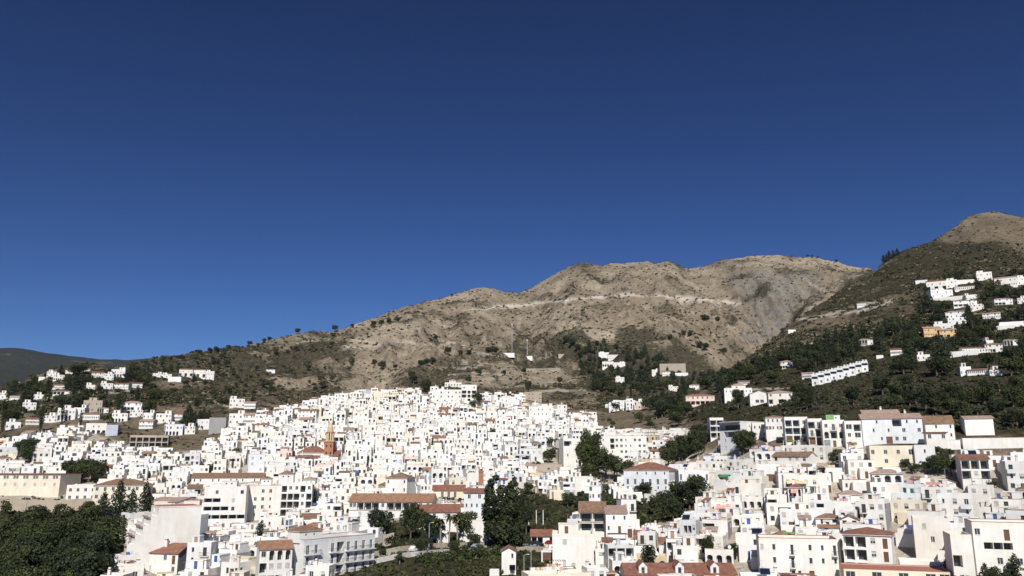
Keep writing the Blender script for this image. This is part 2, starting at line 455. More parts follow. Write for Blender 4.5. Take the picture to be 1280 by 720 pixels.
def dup_tree(root, loc, rz, sc=1.0, sz=None):
    r = root.copy(); COL.objects.link(r)
    r.location = loc; r.rotation_euler = (0, 0, rz); r.scale = (sc, sc, sz or sc)
    for ch in root.children:
        c = ch.copy(); COL.objects.link(c); c.parent = r
        for g in ch.children:
            d = g.copy(); COL.objects.link(d); d.parent = c
    return r

def terrain_mesh(name, T, mat, veg, pale=None, grey=None, skip=0):
    na, nd = T.Z.shape
    co = np.stack([T.X, T.Y, T.Z], -1).reshape(-1, 3).astype(np.float32)
    i = np.arange(na - 1)[:, None] * nd + np.arange(skip, nd - 1)[None, :]
    q = np.stack([i, i + nd, i + nd + 1, i + 1], -1).reshape(-1, 4)[:, ::-1]
    me = bpy.data.meshes.new(name)
    me.vertices.add(len(co)); me.vertices.foreach_set('co', co.ravel())
    me.loops.add(q.size); me.loops.foreach_set('vertex_index', q.ravel().astype(np.int32))
    me.polygons.add(len(q)); me.polygons.foreach_set('loop_start', np.arange(0, q.size, 4, dtype=np.int32)); 
    me.polygons.foreach_set('use_smooth', np.ones(len(q), dtype=bool))
    me.update(); me.validate()
    a = me.attributes.new('veg', 'FLOAT', 'POINT'); a.data.foreach_set('value', veg.ravel().astype(np.float32))
    a = me.attributes.new('pale', 'FLOAT', 'POINT'); a.data.foreach_set('value', (np.zeros(T.Z.shape) if pale is None else pale).ravel().astype(np.float32))
    a = me.attributes.new('grey', 'FLOAT', 'POINT'); a.data.foreach_set('value', (np.zeros(T.Z.shape) if grey is None else grey).ravel().astype(np.float32))
    me.materials.append(MATS[mat])
    o = link(name, me); o['kind'] = 'structure'
    return o

def pixmap(T):
    fy = T.Y * CP + T.Z * SP; uy = -T.Y * SP + T.Z * CP
    fy = np.maximum(fy, 1)
    return 640 + F * T.X / fy, 360 - F * uy / fy

def inp(u, v, poly):
    c = False; j = len(poly) - 1
    for i in range(len(poly)):
        xi, yi = poly[i]; xj, yj = poly[j]
        if (yi > v) != (yj > v) and u < (xj - xi) * (v - yi) / (yj - yi) + xi: c = not c
        j = i
    return c

def inpoly(U, V, poly):
    U = np.asarray(U, float); V = np.asarray(V, float); c = np.zeros(U.shape, bool); j = len(poly) - 1
    for i in range(len(poly)):
        xi, yi = poly[i]; xj, yj = poly[j]
        if yi != yj:
            c ^= ((yi > V) != (yj > V)) & (U < (xj - xi) * (V - yi) / (yj - yi) + xi)
        j = i
    return c

def soft(T, arr, n):
    for _ in range(n):
        arr[1:-1, :] = .25 * arr[:-2, :] + .5 * arr[1:-1, :] + .25 * arr[2:, :]
        arr[:, 1:-1] = .25 * arr[:, :-2] + .5 * arr[:, 1:-1] + .25 * arr[:, 2:]
    return arr

# ---------------------------------------------------------------- setting: terrain sheets
UM, VM = pixmap(mount); UM = UM + 9 * fbm(mount.X / 110, mount.Y / 110, 4, 64); VM = VM + 6 * fbm(mount.X / 90, mount.Y / 90, 4, 65)
veg = np.full(mount.Z.shape, .17)
for poly, w in (
    ([(180,440),(330,428),(385,426),(440,430),(447,462),(430,492),(330,520),(180,520)], .48),
    ([(120,430),(300,436),(330,470),(300,500),(120,500)], .72),
    ([(455,392),(560,372),(620,385),(560,402),(470,412)], .26),
    ([(690,413),(722,408),(752,430),(735,455),(680,448)], .55),
    ([(640,405),(700,400),(690,430),(640,440)], .34),
    ([(765,402),(830,415),(905,440),(850,455),(780,435)], .40),
    ([(720,440),(800,425),(900,450),(900,520),(700,520)], .66),
    ([(520,455),(600,440),(720,450),(760,520),(480,520)], .34),
    ([(985,395),(1088,336),(1110,352),(1040,376),(1000,402)], .60),
    ([(1000,355),(1060,348),(1040,372),(985,390)], .28),
    ([(905,330),(1000,322),(985,365),(950,370)], .26)):
    veg[inpoly(UM, VM, poly)] = w
veg = np.clip(veg, 0, 1); soft(mount, veg, 16); veg = np.clip(veg + .22 * fbm(mount.X / 70, mount.Y / 70, 4, 61) * (veg > .02), 0, 1); VEG_M = veg
pale = np.zeros(mount.Z.shape)
for a, b in (((560,437),(650,443)),((440,428),(560,437)),((375,426),(440,429)),((600,470),(700,462)),((570,455),(690,447)),((610,487),(735,490)),((600,478),(720,478)),((1000,352),(1040,362))):
    u0, v0 = a; u1, v1 = b
    L2 = (u1-u0)**2 + (v1-v0)**2
    t = np.clip(((UM-u0)*(u1-u0)+(VM-v0)*(v1-v0))/L2, 0, 1)
    dd = np.hypot(UM-u0-t*(u1-u0), (VM-v0-t*(v1-v0))) + 1.0*fbm(mount.X/22, mount.Y/22, 3, 8)
    pale = np.maximum(pale, .8*np.clip(1.3-dd/1.2, 0, 1))
vis = (mount.D[None, :] < mount.top[:, None] + 30)
pale = np.maximum(pale * .7, TRACK)
GREY = np.zeros(mount.Z.shape)
GREY[inpoly(UM, VM, [(895,345),(960,335),(1020,340),(1010,380),(985,415),(945,440),(925,430),(945,400),(930,370)])] = 1
soft(mount, GREY, 10)
terrain_mesh('mountain', mount, 'mountain_rock', veg, pale * vis, GREY)

UH, VH = pixmap(hill); WU = UH + 8 * fbm(hill.X / 60, hill.Y / 60, 4, 66); WV = VH + 5 * fbm(hill.X / 60, hill.Y / 60, 4, 67)
veg = np.full(hill.Z.shape, .28)
for poly, w in (
    ([(0,455),(40,478),(100,462),(170,468),(230,500),(200,520),(0,520)], .42),
    ([(150,500),(230,480),(280,490),(275,530),(170,545)], .30),
    ([(870,520),(905,470),(1000,440),(1100,405),(1170,410),(1300,340),(1300,545),(1000,535)], .80),
    ([(1000,398),(1088,337),(1150,303),(1185,291),(1205,300),(1240,305),(1300,322),(1300,420),(1170,410),(1150,360),(1060,380)], .55),
    ([(1160,300),(1185,288),(1230,262),(1300,268),(1300,318),(1240,306),(1205,302)], .04),
    ([(930,455),(1000,397),(1060,378),(1150,362),(1160,395),(1040,425),(950,465)], .30),
    ([(1100,330),(1150,305),(1210,305),(1290,330),(1290,345),(1180,340),(1100,355)], .74),
    ([(0,630),(150,625),(140,720),(0,800)], .75),
    ([(450,640),(700,600),(880,600),(860,660),(700,690),(690,760),(420,760)], .62)):
    veg[inpoly(WU, WV, poly)] = w
soft(hill, veg, 8); veg = np.clip(veg + .16 * fbm(hill.X / 40, hill.Y / 40, 4, 62), 0, 1); VEG_H = veg
pale = np.zeros(hill.Z.shape)
for pl in ([(940,452),(1000,432),(1060,418),(1110,412)], [(1000,400),(1035,394),(1085,378),(1115,376)], [(1035,395),(1075,388),(1110,380)], [(5,500),(60,497),(110,500)], [(135,491),(175,487)], [(205,468),(260,478)], [(230,503),(262,500),(290,510)], [(895,484),(930,487),(985,485)]):
    for (u0, v0), (u1, v1) in zip(pl[:-1], pl[1:]):
        L2 = (u1-u0)**2 + (v1-v0)**2
        t = np.clip(((UH-u0)*(u1-u0)+(VH-v0)*(v1-v0))/L2, 0, 1)
        dd = np.hypot(UH-u0-t*(u1-u0), (VH-v0-t*(v1-v0))) + .8*fbm(hill.X/14, hill.Y/14, 3, 8)
        pale = np.maximum(pale, .75*np.clip(1.4-dd/1.3, 0, 1))
TL = [(-60,548),(0,546),(100,534),(150,549),(215,562),(262,560),(285,540),(320,516),(400,500),(450,494),(520,488),(600,492),(660,498),(690,530),(720,542),(782,552),(835,556),(890,560),(945,556),(1060,549),(1160,564),(1290,570)]
lane = (VH > np.interp(UH, [a for a, b in TL], [b for a, b in TL]) + 3) & ~inpoly(UH, VH, [(-80,634),(140,637),(186,640),(150,668),(134,760),(-80,760)]) & ~inpoly(UH, VH, [(392,760),(400,722),(462,690),(478,652),(606,648),(640,612),(880,607),(868,645),(700,672),(692,690),(690,760)])
pale = np.maximum(pale, soft(hill, lane * .8, 2))
vis = (hill.D[None, :] < hill.top[:, None] + 20)
terrain_mesh('hillside', hill, 'hill_earth', veg, pale*vis)

UR, VR = pixmap(ridge)
veg = np.full(ridge.Z.shape, .78)
for poly in ([(-20,439),(25,441),(55,450),(40,456),(0,452)], [(75,450),(120,447),(150,453),(110,459)], [(20,462),(60,458),(60,466),(30,468)]):
    veg[inpoly(UR, VR, poly)] = .42
soft(ridge, veg, 2); veg = np.clip(veg + .3 * fbm(ridge.X / 260, ridge.Y / 260, 4, 63), 0, 1)
terrain_mesh('distant_ridge', ridge, 'far_ridge', veg)
# base sheet that reaches the horizon
g = MB(); g.face([(-9000, -3000, -70), (9000, -3000, -70), (9000, 9000, -70), (-9000, 9000, -70)], 'stone')
tag(link('ground', g.mesh('ground')), kind='structure')
# ---------------------------------------------------------------- houses
# A house is written in local axes: x along the facade, front wall at y=0 looking to -y, z up from the street.
class Part:
    def __init__(self, name, mb=None, mesh=None, loc=(0, 0, 0), rz=0.0, label=None):
        self.name, self.mb, self.mesh, self.loc, self.rz, self.subs, self.label = name, mb or MB(), mesh, loc, rz, [], label

WIN = {}
def win_proto(kind, w, h, fr, deep):
    """(frame MB, pane MB); origin at the opening's bottom centre on the wall plane, +y goes into the wall"""
    key = (kind, w, h, fr, deep)
    if key in WIN: return WIN[key]
    f, p = MB(), MB()
    hw = w / 2; t = .06; y0, y1 = deep * .55, deep * .55 + .06
    if kind == 'shut':
        p.box(-hw, hw, y0 - .04, y0, .0, h, fr)
        for k in range(1, int(h / .3)): p.box(-hw + .02, hw - .02, y0 - .06, y0 - .042, k * .3, k * .3 + .05, fr)
    elif kind == 'door':
        p.box(-hw, hw, y0, y0 + .05, 0, h, fr)
    else:
        p.face([(-hw, y1, 0), (hw, y1, 0), (hw, y1, h), (-hw, y1, h)], 'glass')
        f.box(-hw, -hw + t, y0, y1 - .004, 0, h, fr); f.box(hw - t, hw, y0, y1 - .004, 0, h, fr)
        f.box(-hw + t, hw - t, y0, y1 - .004, h - t, h, fr); f.box(-hw + t, hw - t, y0, y1 - .004, 0, t, fr)
        if w > .75: f.box(-t * .5, t * .5, y0, y1 - .004, t, h - t, fr)
        if kind == 'half':
            p.box(-hw + t, hw - t, y0 - .03, y0 - .004, h * .45, h - t, 'shutter')
        if kind == 'bars':
            n = max(3, int(w / .22))
            for k in range(n + 1): 
                x = -hw + w * k / n
                f.box(x - .018, x + .018, -.08, -.05, -.05, h + .05, 'iron')
            f.box(-hw - .02, hw + .02, -.078, -.052, h * .5 - .02, h * .5 + .02, 'iron')
    if kind != 'door' and h < 1.9: f.box(-hw - .08, hw + .08, -.06, deep * .5, -.07, 0, 'white')
    for a in (f, p):
        pass
    WIN[key] = (f, p, {})
    return WIN[key]

def facade(mb, O, ax, W, z0, z1, ops, mat, back=None):
    """wall strip from point O along unit ax, with recessed openings ops = (x0, x1, za, zb, depth, open_back)"""
    ox, oy = O; ax_, ay_ = ax; nx, ny = -ay_, ax_              # inward normal
    P = lambda x, z, d=0.0: (ox + ax_ * x + nx * d, oy + ay_ * x + ny * d, z)
    xs = sorted({0.0, W, *[o[0] for o in ops], *[o[1] for o in ops]})
    zs = sorted({z0, z1, *[o[2] for o in ops], *[o[3] for o in ops]})
    for j in range(len(zs) - 1):
        zc = (zs[j] + zs[j + 1]) / 2; run = None
        for i in range(len(xs) - 1):
            xc = (xs[i] + xs[i + 1]) / 2
            hole = any(o[0] < xc < o[1] and o[2] < zc < o[3] for o in ops)
            if hole:
                if run is not None: mb.face([P(run, zs[j]), P(xs[i], zs[j]), P(xs[i], zs[j + 1]), P(run, zs[j + 1])], mat)
                run = None
            elif run is None: run = xs[i]
        if run is not None: mb.face([P(run, zs[j]), P(W, zs[j]), P(W, zs[j + 1]), P(run, zs[j + 1])], mat)
    for o in ops:
        a, b, c, d, dp = o[:5]
        mb.face([P(a, c), P(b, c), P(b, c, dp), P(a, c, dp)], mat); mb.face([P(a, d, dp), P(b, d, dp), P(b, d), P(a, d)], mat)
        mb.face([P(a, c), P(a, c, dp), P(a, d, dp), P(a, d)], mat); mb.face([P(b, c, dp), P(b, c), P(b, d), P(b, d, dp)], mat)
        mb.face([P(a, c, dp), P(b, c, dp), P(b, d, dp), P(a, d, dp)], back or mat)

def railing(mb, x0, x1, y, z, h, mat, solid):
    if solid:
        mb.box(x0, x1, y, y + .12, z, z + h, mat)
    else:
        mb.box(x0, x1, y, y + .05, z + h - .05, z + h, mat); mb.box(x0, x1, y, y + .05, z + .08, z + .12, mat)
        n = max(2, int((x1 - x0) / .28))
        for k in range(n + 1):
            x = x0 + (x1 - x0 - .03) * k / n
            mb.box(x, x + .03, y + .01, y + .04, z + .12, z + h - .05, mat)

def gable_roof(mb, x0, x1, y0, y1, z, rise, mat, wall, over=.35, axis='x', t=.16):
    """two slopes; ridge along axis; gable ends filled with wall"""
    if axis == 'x':
        ym = (y0 + y1) / 2
        def sl(ya, yb, s):
            k = rise / (ym - y0)
            za = z - over * k
            a = [(x0 - over, ya, za), (x1 + over, ya, za), (x1 + over, ym, z + rise), (x0 - over, ym, z + rise)]
            b = [(p[0], p[1], p[2] + t) for p in a]
            if s < 0: a, b = a[::-1], b[::-1]
            mb.face(b, mat); mb.face(a[::-1], wall)
            for i in range(4): mb.face([a[i], a[(i + 1) % 4], b[(i + 1) % 4], b[i]], mat)
        sl(y0 - over, ym, 1); sl(y1 + over, ym, -1)
        mb.face([(x0, y1, z), (x0, y0, z), (x0, ym, z + rise)], wall); mb.face([(x1, y0, z), (x1, y1, z), (x1, ym, z + rise)], wall)
    else:
        xm = (x0 + x1) / 2; k = rise / (xm - x0); za = z - over * k
        for s in (0, 1):
            xa = x0 - over if s == 0 else x1 + over
            a = [(xa, y1 + over, za), (xa, y0 - over, za), (xm, y0 - over, z + rise), (xm, y1 + over, z + rise)]
            b = [(p[0], p[1], p[2] + t) for p in a]
            if s: a, b = a[::-1], b[::-1]
            mb.face(b, mat); mb.face(a[::-1], wall)
            for i in range(4): mb.face([a[i], a[(i + 1) % 4], b[(i + 1) % 4], b[i]], mat)
        mb.face([(x0, y0, z), (x1, y0, z), (xm, y0, z + rise)], wall); mb.face([(x1, y1, z), (x0, y1, z), (xm, y1, z + rise)], wall)

def hip_roof(mb, x0, x1, y0, y1, z, rise, mat, over=.4):
    x0 -= over; x1 += over; y0 -= over; y1 += over
    w, d = x1 - x0, y1 - y0; m = min(w, d) / 2
    if w >= d: r0, r1 = (x0 + m, (y0 + y1) / 2), (x1 - m, (y0 + y1) / 2)
    else: r0, r1 = ((x0 + x1) / 2, y0 + m), ((x0 + x1) / 2, y1 - m)
    A, B, C, D = (x0, y0, z), (x1, y0, z), (x1, y1, z), (x0, y1, z)
    E, G = (*r0, z + rise), (*r1, z + rise)
    if w >= d:
        mb.face([A, B, G, E], mat); mb.face([B, C, G], mat); mb.face([C, D, E, G], mat); mb.face([D, A, E], mat)
    else:
        mb.face([A, B, E], mat); mb.face([B, C, G, E], mat); mb.face([C, D, G], mat); mb.face([D, A, E, G], mat)
    mb.face([D, C, B, A], 'white_warm')
    mb.box(x0 + .05, x1 - .05, y0 + .05, y1 - .05, z - .14, z - .004, 'white_warm')

def shed_roof(mb, x0, x1, y0, y1, z, rise, mat, wall, over=.3, t=.14):
    k = rise / (y1 - y0)
    a = [(x0 - over, y0 - over, z - over * k), (x1 + over, y0 - over, z - over * k), (x1 + over, y1 + over, z + rise + over * k), (x0 - over, y1 + over, z + rise + over * k)]
    b = [(p[0], p[1], p[2] + t) for p in a]
    mb.face(b, mat); mb.face(a[::-1], wall)
    for i in range(4): mb.face([a[i], a[(i + 1) % 4], b[(i + 1) % 4], b[i]], mat)
    mb.face([(x0, y1, z), (x0, y0, z), (x0, y1, z + rise)], wall); mb.face([(x1, y0, z), (x1, y1, z), (x1, y1, z + rise)], wall)
    mb.face([(x1, y1, z), (x0, y1, z), (x0, y1, z + rise), (x1, y1, z + rise)], wall)

def parapet(mb, x0, x1, y0, y1, z, h, mat, cap=None, t=.2):
    for a in ((x0, x1, y0, y0 + t), (x0, x1, y1 - t, y1), (x0, x0 + t, y0 + t, y1 - t), (x1 - t, x1, y0 + t, y1 - t)):
        mb.box(*a, z, z + h, mat)
    if cap:
        e = .05
        for a in ((x0 - e, x1 + e, y0 - e, y0 + t + e), (x0 - e, x1 + e, y1 - t - e, y1 + e), (x0 - e, x0 + t + e, y0 + t + e, y1 - t - e), (x1 - t - e, x1 + e, y0 + t + e, y1 - t - e)):
            mb.box(*a, z + h, z + h + .07, cap)

def house_parts(rng, w, d, rows, sides=('', ''), roof='flat', mat='white', tilem='tile_brown', hs=2.9, found=4.0, lod=0, frame='frame_white', cap=None,
                floor='roof_floor', room=None, chimney=None, awning=None, solar=False, antenna=False, tank=False, pergola=False, terrace=None, ph=.8, rise=None, band=None, rail='iron',
                base_mat=None, side_mat=None, solid=False, door='wood', over=.35, winw=None, ridge_axis='x', shut='shutter', annex=None, dish=None, line=False):
    """rows: one string per storey, top first; bay letters: w window, p pair, s shutters down, h half shutter, b barred, d balcony door, l loggia, a arch, g garage, D street door, o open porch, n narrow, . blank"""
    P = []
    st = len(rows); H = st * hs
    wall = Part('wall'); P.append(wall); mb = wall.mb
    x0, x1 = -w / 2, w / 2
    sm = side_mat or mat
    def place(ops, strs, O, ax, W, rz):
        for k, s in enumerate(reversed(strs)):
            if not s: continue
            zb = k * hs; bw = W / len(s)
            for i, ch in enumerate(s):
                if ch in '. ': continue
                xc = (i + .5) * bw
                ww = min(winw or (1.0 if bw > 1.7 else bw * .55), bw * .8)
                deep = .22
                items = [(xc, ww)]
                kind, h, zz, fr = 'win', 1.25, zb + 1.0, frame
                if ch == 'n': items = [(xc, .6)]; h = 1.1; zz = zb + 1.1
                elif ch == 'p': items = [(xc - ww * .6, ww * .95), (xc + ww * .6, ww * .95)]
                elif ch == 's': kind, fr = 'shut', shut
                elif ch == 'h': kind = 'half'
                elif ch == 'b': kind = 'bars'
                elif ch == 'B': h = 1.6; items = [(xc, min(1.8, bw * .8))]; zz = zb + .8
                elif ch in 'dk': h = 2.1; zz = zb + .12
                elif ch == 'D': kind, fr, h, zz = 'door', door, 2.15, zb + .02
                elif ch == 'g': kind, fr, h, zz = 'door', ('shutter_grey' if rng.random() < .5 else 'wood'), 2.3, zb + .02; items = [(xc, min(2.5, bw * .85))]
                if ch in 'loaq':
                    lw = bw * (.94 if ch == 'l' else .86 if ch == 'o' else .62); dp = 1.7 if ch != 'a' else 1.2
                    a, b = xc - lw / 2, xc + lw / 2
                    c, e = zb + .14, zb + hs - .38
                    ops.append((a, b, c, e, dp))
                    nx, ny = -ax[1], ax[0]
                    back = Part('window'); bm = back.mb
                    gx0, gx1 = a + lw * .12, b - lw * .12
                    def Q(x, z, y): return (O[0] + ax[0] * x + nx * y, O[1] + ax[1] * x + ny * y, z)
                    bm.face([Q(gx0, c + .02, dp - .03), Q(gx1, c + .02, dp - .03), Q(gx1, e - .2, dp - .03), Q(gx0, e - .2, dp - .03)], 'glass')
                    P.append(back)
                    if ch in 'lq':
                        rl = Part('balcony_railing')
                        t = MB(); railing(t, a + .003, b - .003, .02, c, .95, mat if solid else rail, solid)
                        rl.mb.add(t, Matrix.Translation((O[0], O[1], 0)) @ Matrix.Rotation(math.atan2(ax[1], ax[0]), 4, 'Z')); P.append(rl)
                    if ch == 'a':   # arch head: spandrels close the top corners
                        t = MB(); n = 6; r = lw / 2; cz = e - r * .8
                        for sgn in (-1, 1):
                            pts = [(xc + sgn * r, .0, e + .002), (xc + sgn * r, 0, cz)] + [(xc + sgn * r * math.cos(q * math.pi / 2 / n), 0, cz + (e - cz) * math.sin(q * math.pi / 2 / n)) for q in range(1, n + 1)]
                            pts = [(p[0], .02, p[2]) for p in pts]
                            t.face(pts if sgn < 0 else pts[::-1], mat)
                        mb.add(t, Matrix.Translation((O[0], O[1], 0)) @ Matrix.Rotation(math.atan2(ax[1], ax[0]), 4, 'Z'))
                    continue
                for xx, iw in items:
                    iw = round(iw * 10) / 10; iw = max(iw, .5)
                    a, b = xx - iw / 2, xx + iw / 2
                    if lod < 2:
                        ops.append((a, b, zz, zz + h, deep))
                    X = O[0] + ax[0] * xx; Y = O[1] + ax[1] * xx
                    nm = 'door' if kind == 'door' else 'window'
                    f, p, cache = win_proto(kind, iw, h, fr, deep)
                    if lod == 2:
                        q = Part('window'); nx, ny = -ax[1], ax[0]
                        c0 = (X - ax[0] * iw / 2 - nx * .03, Y - ax[1] * iw / 2 - ny * .03); c1 = (X + ax[0] * iw / 2 - nx * .03, Y + ax[1] * iw / 2 - ny * .03)
                        q.mb.face([(*c0, zz), (*c1, zz), (*c1, zz + h), (*c0, zz + h)], fr if kind in ('shut', 'door') else 'glass')
                        P.append(q)
                    else:
                        q = Part(nm, loc=(X, Y, zz), rz=rz); q.mesh = ('win', (kind, iw, h, fr, deep)); P.append(q)
                    if ch == 'd' and lod < 2:
                        bal = Part('balcony'); t = MB()
                        bw2 = min(bw * .92, iw + 1.3)
                        t.box(-bw2 / 2, bw2 / 2, -.85, -.002, -.14, 0, mat)
                        railing(t, -bw2 / 2, bw2 / 2, -.85, 0, .95, mat if solid else rail, solid)
                        if not solid:
                            t.box(-bw2 / 2, -bw2 / 2 + .04, -.79, -.002, .9, .95, rail); t.box(bw2 / 2 - .04, bw2 / 2, -.79, -.002, .9, .95, rail)
                        else:
                            t.box(-bw2 / 2, -bw2 / 2 + .1, -.72, -.002, 0, .95, mat); t.box(bw2 / 2 - .1, bw2 / 2, -.72, -.002, 0, .95, mat)
                        bal.mb = t; bal.loc = (X, Y, zz - .05); bal.rz = rz; P.append(bal)
    fo, lo, ro = [], [], []
    place(fo, rows, (x0, 0), (1, 0), w, 0)
    ls, rs = sides
    ls = ls or ()
    rs = rs or ()
    place(lo, ls, (x0, d), (0, -1), d, -math.pi / 2)
    place(ro, rs, (x1, 0), (0, 1), d, math.pi / 2)
    top = H
    facade(mb, (x0, 0), (1, 0), w, 0, top, fo, mat)
    facade(mb, (x1, 0), (0, 1), d, 0, top, ro, sm); facade(mb, (x0, d), (0, -1), d, 0, top, lo, sm)
    mb.face([(x1, d, 0), (x0, d, 0), (x0, d, top), (x1, d, top)], sm)
    bm_ = base_mat or mat
    for a, b in (((x0, 0), (x1, 0)), ((x1, 0), (x1, d)), ((x1, d), (x0, d)), ((x0, d), (x0, 0))):
        mb.face([(*a, -found), (*b, -found), (*b, 0), (*a, 0)], bm_)
    rf = Part('roof'); P.append(rf); rm = rf.mb
    if roof == 'flat':
        mb.face([(x0, 0, H - .02), (x1, 0, H - .02), (x1, d, H - .02), (x0, d, H - .02)], floor)
        rm.face([(x0 + .2, .2, H + .002), (x1 - .2, .2, H + .002), (x1 - .2, d - .2, H + .002), (x0 + .2, d - .2, H + .002)], floor)
        parapet(rm, x0, x1, 0, d, H, ph, mat, cap)
    elif roof == 'gable': gable_roof(rm, x0, x1, 0, d, H, rise or min(d, 9) * .22, tilem, sm, over=over)
    elif roof == 'gabley': gable_roof(rm, x0, x1, 0, d, H, rise or min(w, 9) * .22, tilem, mat, over=over, axis='y')
    elif roof == 'hip': hip_roof(rm, x0, x1, 0, d, H + .15, rise or min(w, d) * .24, tilem)
    elif roof == 'shed': shed_roof(rm, x0, x1, 0, d, H, rise or d * .25, tilem, sm)
    elif roof == 'eave':
        mb.face([(x0, 0, H - .02), (x1, 0, H - .02), (x1, d, H - .02), (x0, d, H - .02)], floor)
        rm.box(x0 - .45, x1 + .45, -.5, d + .4, H + .003, H + .3, tilem)
    if band:
        t = Part('cornice'); t.mb.box(x0 - .06, x1 + .06, -.07, -.003, hs * band - .1, hs * band + .06, tilem); P.append(t)
    if terrace:
        td, tz = terrace; t = Part('terrace')
        t.mb.box(x0 + w * .06, x1 - w * .06, -td, -.003, -found, tz, mat, top=floor)
        railing(t.mb, x0 + w * .06, x1 - w * .06, -td, tz, .9, mat, True); P.append(t)
        t.mb.box(x0 + w * .06, x0 + w * .06 + .12, -td + .125, -.003, tz, tz + .9, mat); t.mb.box(x1 - w * .06 - .12, x1 - w * .06, -td + .125, -.003, tz, tz + .9, mat)
    if dish:
        t = Part('satellite_dish'); dx = x0 + w * dish; z = H + (ph if roof == 'flat' else .2) + .5; y = .5
        t.mb.tube((dx, y, z - 1.2), (dx, y, z), .04, .04, 'steel', 5); n = 10
        t.mb.face([(dx + .42 * math.cos(k * 6.283 / n), y - .12 + .2 * math.sin(k * 6.283 / n), z + .42 * math.sin(k * 6.283 / n)) for k in range(n)], 'lamp_head')
        t.mb.tube((dx, y - .1, z), (dx, y - .55, z + .1), .02, .02, 'steel', 4); P.append(t)
    if line and roof == 'flat' and w > 4.5:
        t = Part('clothes_line'); a, b = x0 + .8, x0 + w * .62; y = d * .35
        for xx in (a, b): t.mb.box(xx - .03, xx + .03, y - .03, y + .03, H, H + 1.75, 'steel')
        t.mb.box(a, b, y - .01, y + .01, H + 1.68, H + 1.70, 'steel'); k = a + .2
        while k < b - .7:
            ww = rng.uniform(.4, 1.2); t.mb.box(k, min(k + ww, b), y - .012, y + .012, H + 1.68 - rng.uniform(.5, 1.1), H + 1.675, rng.choice(['frame_white', 'awning_blue', 'awning_pink', 'frame_white', 'awning_sand'])); k += ww + .15
        P.append(t)
    if annex:        # lower volume in front with a little walled terrace on it
        sd_, aw, ad, ah, fl = annex; aw = min(aw + 1, w * .92); t = Part('annex')
        a, b = (x0 + .003, x0 + aw) if sd_ < 0 else (x1 - aw, x1 - .003)
        t.mb.box(a, b, -ad, -.003, -found, ah, mat, top=floor); e = .14; hh = .75
        t.mb.box(a, b, -ad, -ad + e, ah, ah + hh, mat); t.mb.box(a, a + e, -ad + e, -.003, ah, ah + hh, mat); t.mb.box(b - e, b, -ad + e, -.003, ah, ah + hh, mat); P.append(t)
        if ah > 2.2:
            q = Part('door'); q.mb.box(a + (b - a) * .3, a + (b - a) * .3 + .9, -ad - .03, -ad - .004, .05, 2.1, door); t.subs.append(q)
    if room:
        rx, rw, rd, rh, rroof = room            # on top at the back
        a = x0 + .25 + (w - .5 - rw) * rx; b = a + rw; c = d - .25 - rd; e = d - .25
        t = Part('rooftop_room'); P.append(t)
        facade(t.mb, (a, c), (1, 0), rw, H, H + rh, [(rw * .3, rw * .3 + .9, H + .05, H + 2.1, .15)] if lod < 2 else [], mat, back=door)
        for p, q in (((b, c), (b, e)), ((b, e), (a, e)), ((a, e), (a, c))): t.mb.face([(*p, H), (*q, H), (*q, H + rh), (*p, H + rh)], mat)
        if rroof == 'flat':
            t.mb.box(a - .08, b + .08, c - .08, e + .08, H + rh, H + rh + .22, mat)
        else:
            g = Part('roof')
            if rroof == 'hip': hip_roof(g.mb, a, b, c, e, H + rh + .15, min(rw, rd) * .26, tilem, .3)
            else: shed_roof(g.mb, a, b, c, e, H + rh, rd * .22, tilem, mat, .25)
            t.subs.append(g)
    zr = H + (rise or 1.2 if roof in ('gable', 'hip', 'shed') else 0)
    if chimney is not None:
        cx = x0 + w * chimney[0]; cy = d * chimney[1]; t = Part('chimney')
        z0 = H - .1 if roof == 'flat' else H + .1; zt = (H + 2.0) if roof == 'flat' else zr + 1.0
        t.mb.box(cx - .3, cx + .3, cy - .3, cy + .3, z0, zt, mat); t.mb.box(cx - .4, cx + .4, cy - .4, cy + .4, zt, zt + .12, tilem); t.mb.box(cx - .22, cx + .22, cy - .22, cy + .22, zt + .12, zt + .4, mat)
        rf.subs.append(t)
    if awning:
        ax0, ax1, az, am = awning; t = Part('awning')
        a, b = x0 + w * ax0, x0 + w * ax1
        for q, s in (((a, -.003, az), 0), ((a, -.003, az - .05), 1)): pass
        t.mb.face([(a, -1.5, az - .75), (b, -1.5, az - .75), (b, -.01, az), (a, -.01, az)], am); t.mb.face([(a, -.01, az - .05), (b, -.01, az - .05), (b, -1.5, az - .8), (a, -1.5, az - .8)], am)
        t.mb.face([(a, -1.5, az - .98), (b, -1.5, az - .98), (b, -1.5, az - .75), (a, -1.5, az - .75)], am); P.append(t)
    if pergola and roof == 'flat':
        t = Part('pergola'); pm, a, b = pergola
        a, b = x0 + w * a, x0 + w * b; c, e = .5, min(d - .4, 3.6)
        for px in (a + .06, b - .06):
            for py in (c + .06, e - .06): t.mb.box(px - .06, px + .06, py - .06, py + .06, H, H + 2.3, 'wood' if pm.startswith('w') else 'frame_white')
        if pm in ('wood', 'wood_light'):
            n = max(4, int((b - a) / .5))
            for k in range(n + 1): x = a + (b - a) * k / n; t.mb.box(x - .05, x + .05, c - .2, e + .2, H + 2.3, H + 2.42, pm)
        else: t.mb.box(a - .1, b + .1, c - .1, e + .1, H + 2.3, H + 2.42, pm)
        P.append(t)
    if tank:
        t = Part('water_tank'); tx = x0 + w * tank; t.mb.tube((tx, d * .6, H), (tx, d * .6, H + 1.5), .55, .55, 'tank', 10); P.append(t)
